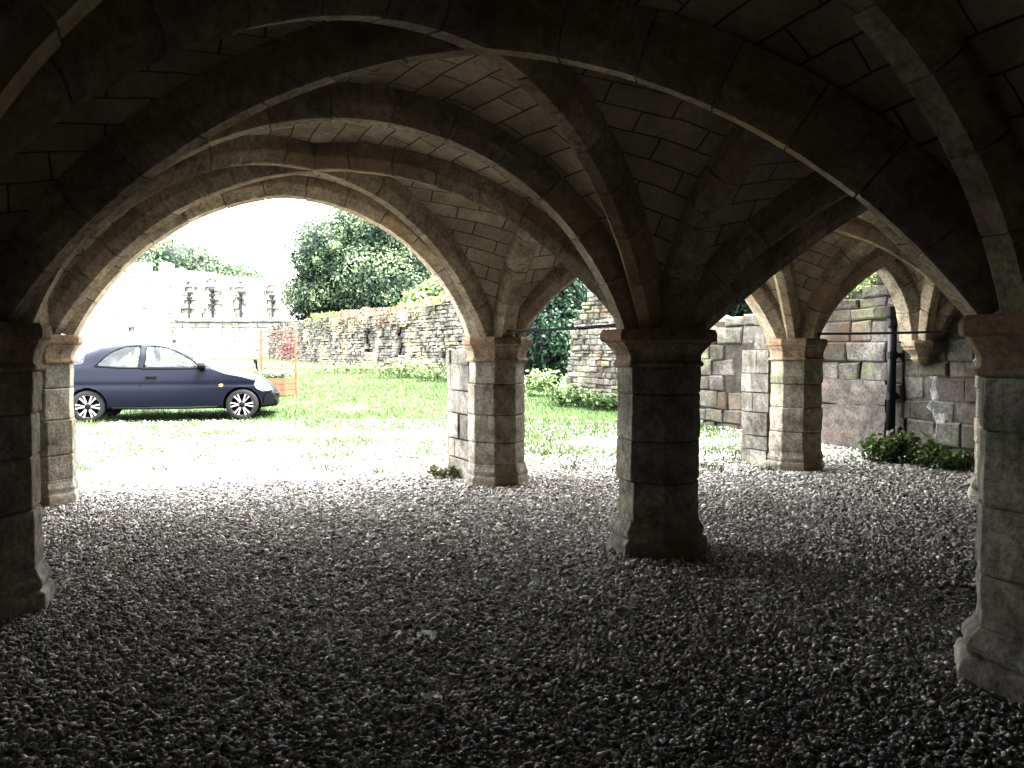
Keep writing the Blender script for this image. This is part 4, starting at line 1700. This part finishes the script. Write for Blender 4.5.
# cabin: floor pan, seats, dashboard, steering wheel (seen through the glass)
mb = MB()
mb.box((1.75, 0, .33), (2.3, 1.25, .06))
mb.build('floor_pan', M['plastic'], car)
for y in (-.35, .35):
    mb = MB()
    mb.box((1.62, y, .52), (.5, .45, .18))
    mb.box((1.38, y, .72), (.16, .44, .36), Matrix.Rotation(-.25, 3, 'Y'))
    mb.build('seat', M['plastic'], car, bevel=.04)
mb = MB()
mb.box((2.40, 0, .74), (.35, 1.2, .2))
mb.build('dashboard', M['plastic'], car, bevel=.05)

# wheels
def make_wheel(x, side):
    w = empty('wheel', (x, side * .66, .275))
    w.parent = car
    mb = MB()
    prof = [(.185, -.085), (.215, -.092), (.255, -.085), (.272, -.06), (.275, 0), (.272, .06), (.255, .085), (.215, .092), (.185, .085)]
    N = 40
    rings = [[Vector((r_ * math.cos(2 * PI * k / N), y, r_ * math.sin(2 * PI * k / N))) for r_, y in prof] for k in range(N + 1)]
    mb.loft(rings, False, False)
    mb.build('tyre', M['tyre'], w, True)
    mb = MB()
    prof = [(.190, -.088), (.196, -.080), (.186, -.06), (.18, .0), (.178, .08)]
    rings = [[Vector((r_ * math.cos(2 * PI * k / N), -side * y * -1 if False else y * -side, r_ * math.sin(2 * PI * k / N))) for r_, y in prof] for k in range(N + 1)]
    mb.loft(rings, False, False)
    mb.build('rim', M['alloy'], w, True)
    mb = MB()
    for k in range(N):
        pass
    mb.loft([[Vector((.182 * math.cos(2 * PI * k / N), side * .02, .182 * math.sin(2 * PI * k / N))) for k in range(N)], [Vector((.182 * math.cos(2 * PI * k / N), side * .0, .182 * math.sin(2 * PI * k / N))) for k in range(N)]])
    mb.build('brake_disc', M['plastic'], w)
    sp_ = MB()
    for k in range(6):
        for dx in (-.13, .13):
            a0_, a1_ = 2 * PI * k / 6 + dx * .8, 2 * PI * k / 6 + dx * 1.35
            p_ = [Vector((.035 * math.cos(a0_), side * .075, .035 * math.sin(a0_))), Vector((.19 * math.cos(a1_), side * .082, .19 * math.sin(a1_)))]
            dirv = (p_[1] - p_[0]).normalized()
            nv_ = Vector((-dirv.z, 0, dirv.x))
            rr = []
            for q, wd in ((0, .012), (.5, .011), (1, .016)):
                c = p_[0].lerp(p_[1], q)
                rr.append([c + nv_ * wd + Vector((0, side * .008, 0)), c - nv_ * wd + Vector((0, side * .008, 0)), c - nv_ * wd - Vector((0, side * .03, 0)), c + nv_ * wd - Vector((0, side * .03, 0))])
            sp_.loft(rr)
    sp_.build('spokes', M['alloy'], w)
    hb = MB()
    hb.tube([(0, side * .05, 0), (0, side * .092, 0), (0, side * .098, 0)], [.05, .048, .03], 16)
    hb.build('hub_cap', M['plastic'], w, True)


for x, _ in WHEELS:
    for side in (-1, 1):
        make_wheel(x, side)
        # dark arch liner behind the wheel
        mb = MB()
        N = 24
        ra = [Vector((x + (AR + .004) * math.cos(2 * PI * k / N), side * .40, .275 + (AR + .004) * math.sin(2 * PI * k / N))) for k in range(N)]
        rb = [Vector((q.x, side * (side_y(min(3.5, max(.05, q.x)), max(.25, q.z)) - .012), q.z)) for q in ra]
        keepk = [k for k in range(N) if ra[k].z > .2]
        fsx = []
        vsx = ra + rb + [Vector((x, side * .40, .275))]
        for k in range(N):
            k2 = (k + 1) % N
            if ra[k].z > .18 and ra[k2].z > .18:
                fsx.append((k, k2, N + k2, N + k))
                fsx.append((k, k2, 2 * N))
        mb.add(vsx, fsx)
        mb.build('arch_liner', M['plastic'], car)

# ------------------------------------------------------------------ light
w = bpy.data.worlds.new('overcast')
scene.world = w
w.use_nodes = True
nt = w.node_tree
bg = nt.nodes['Background']
tc = nt.nodes.new('ShaderNodeTexCoord')
sep = nt.nodes.new('ShaderNodeSeparateXYZ')
nt.links.new(tc.outputs['Generated'], sep.inputs[0])
rp_ = nt.nodes.new('ShaderNodeValToRGB')
rp_.color_ramp.elements[0].position = .0
rp_.color_ramp.elements[0].color = (.90, .94, 1.0, 1)
rp_.color_ramp.elements[1].position = .8
rp_.color_ramp.elements[1].color = (1.0, 1.0, 1.0, 1)
nt.links.new(sep.outputs[2], rp_.inputs[0])
nt.links.new(rp_.outputs[0], bg.inputs[0])
bg.inputs[1].default_value = 4.2
sun_d = bpy.data.lights.new('hazy_sun', 'SUN')
sun_d.energy = 19.0
sun_d.angle = R(35)
sun_d.color = (1.0, .97, .92)
sun = bpy.data.objects.new('hazy_sun', sun_d)
COL.objects.link(sun)
sun.rotation_euler = Vector((.33, -.22, .9)).to_track_quat('Z', 'Y').to_euler()

scene.view_settings.view_transform = 'Standard'
scene.view_settings.look = 'None'
scene.view_settings.exposure = 2.15
scene.view_settings.gamma = 0.80
scene.cycles.use_denoising = True
scene.cycles.max_bounces = 8
scene.cycles.diffuse_bounces = 5
scene.cycles.transparent_max_bounces = 16
scene.cycles.sample_clamp_indirect = 8
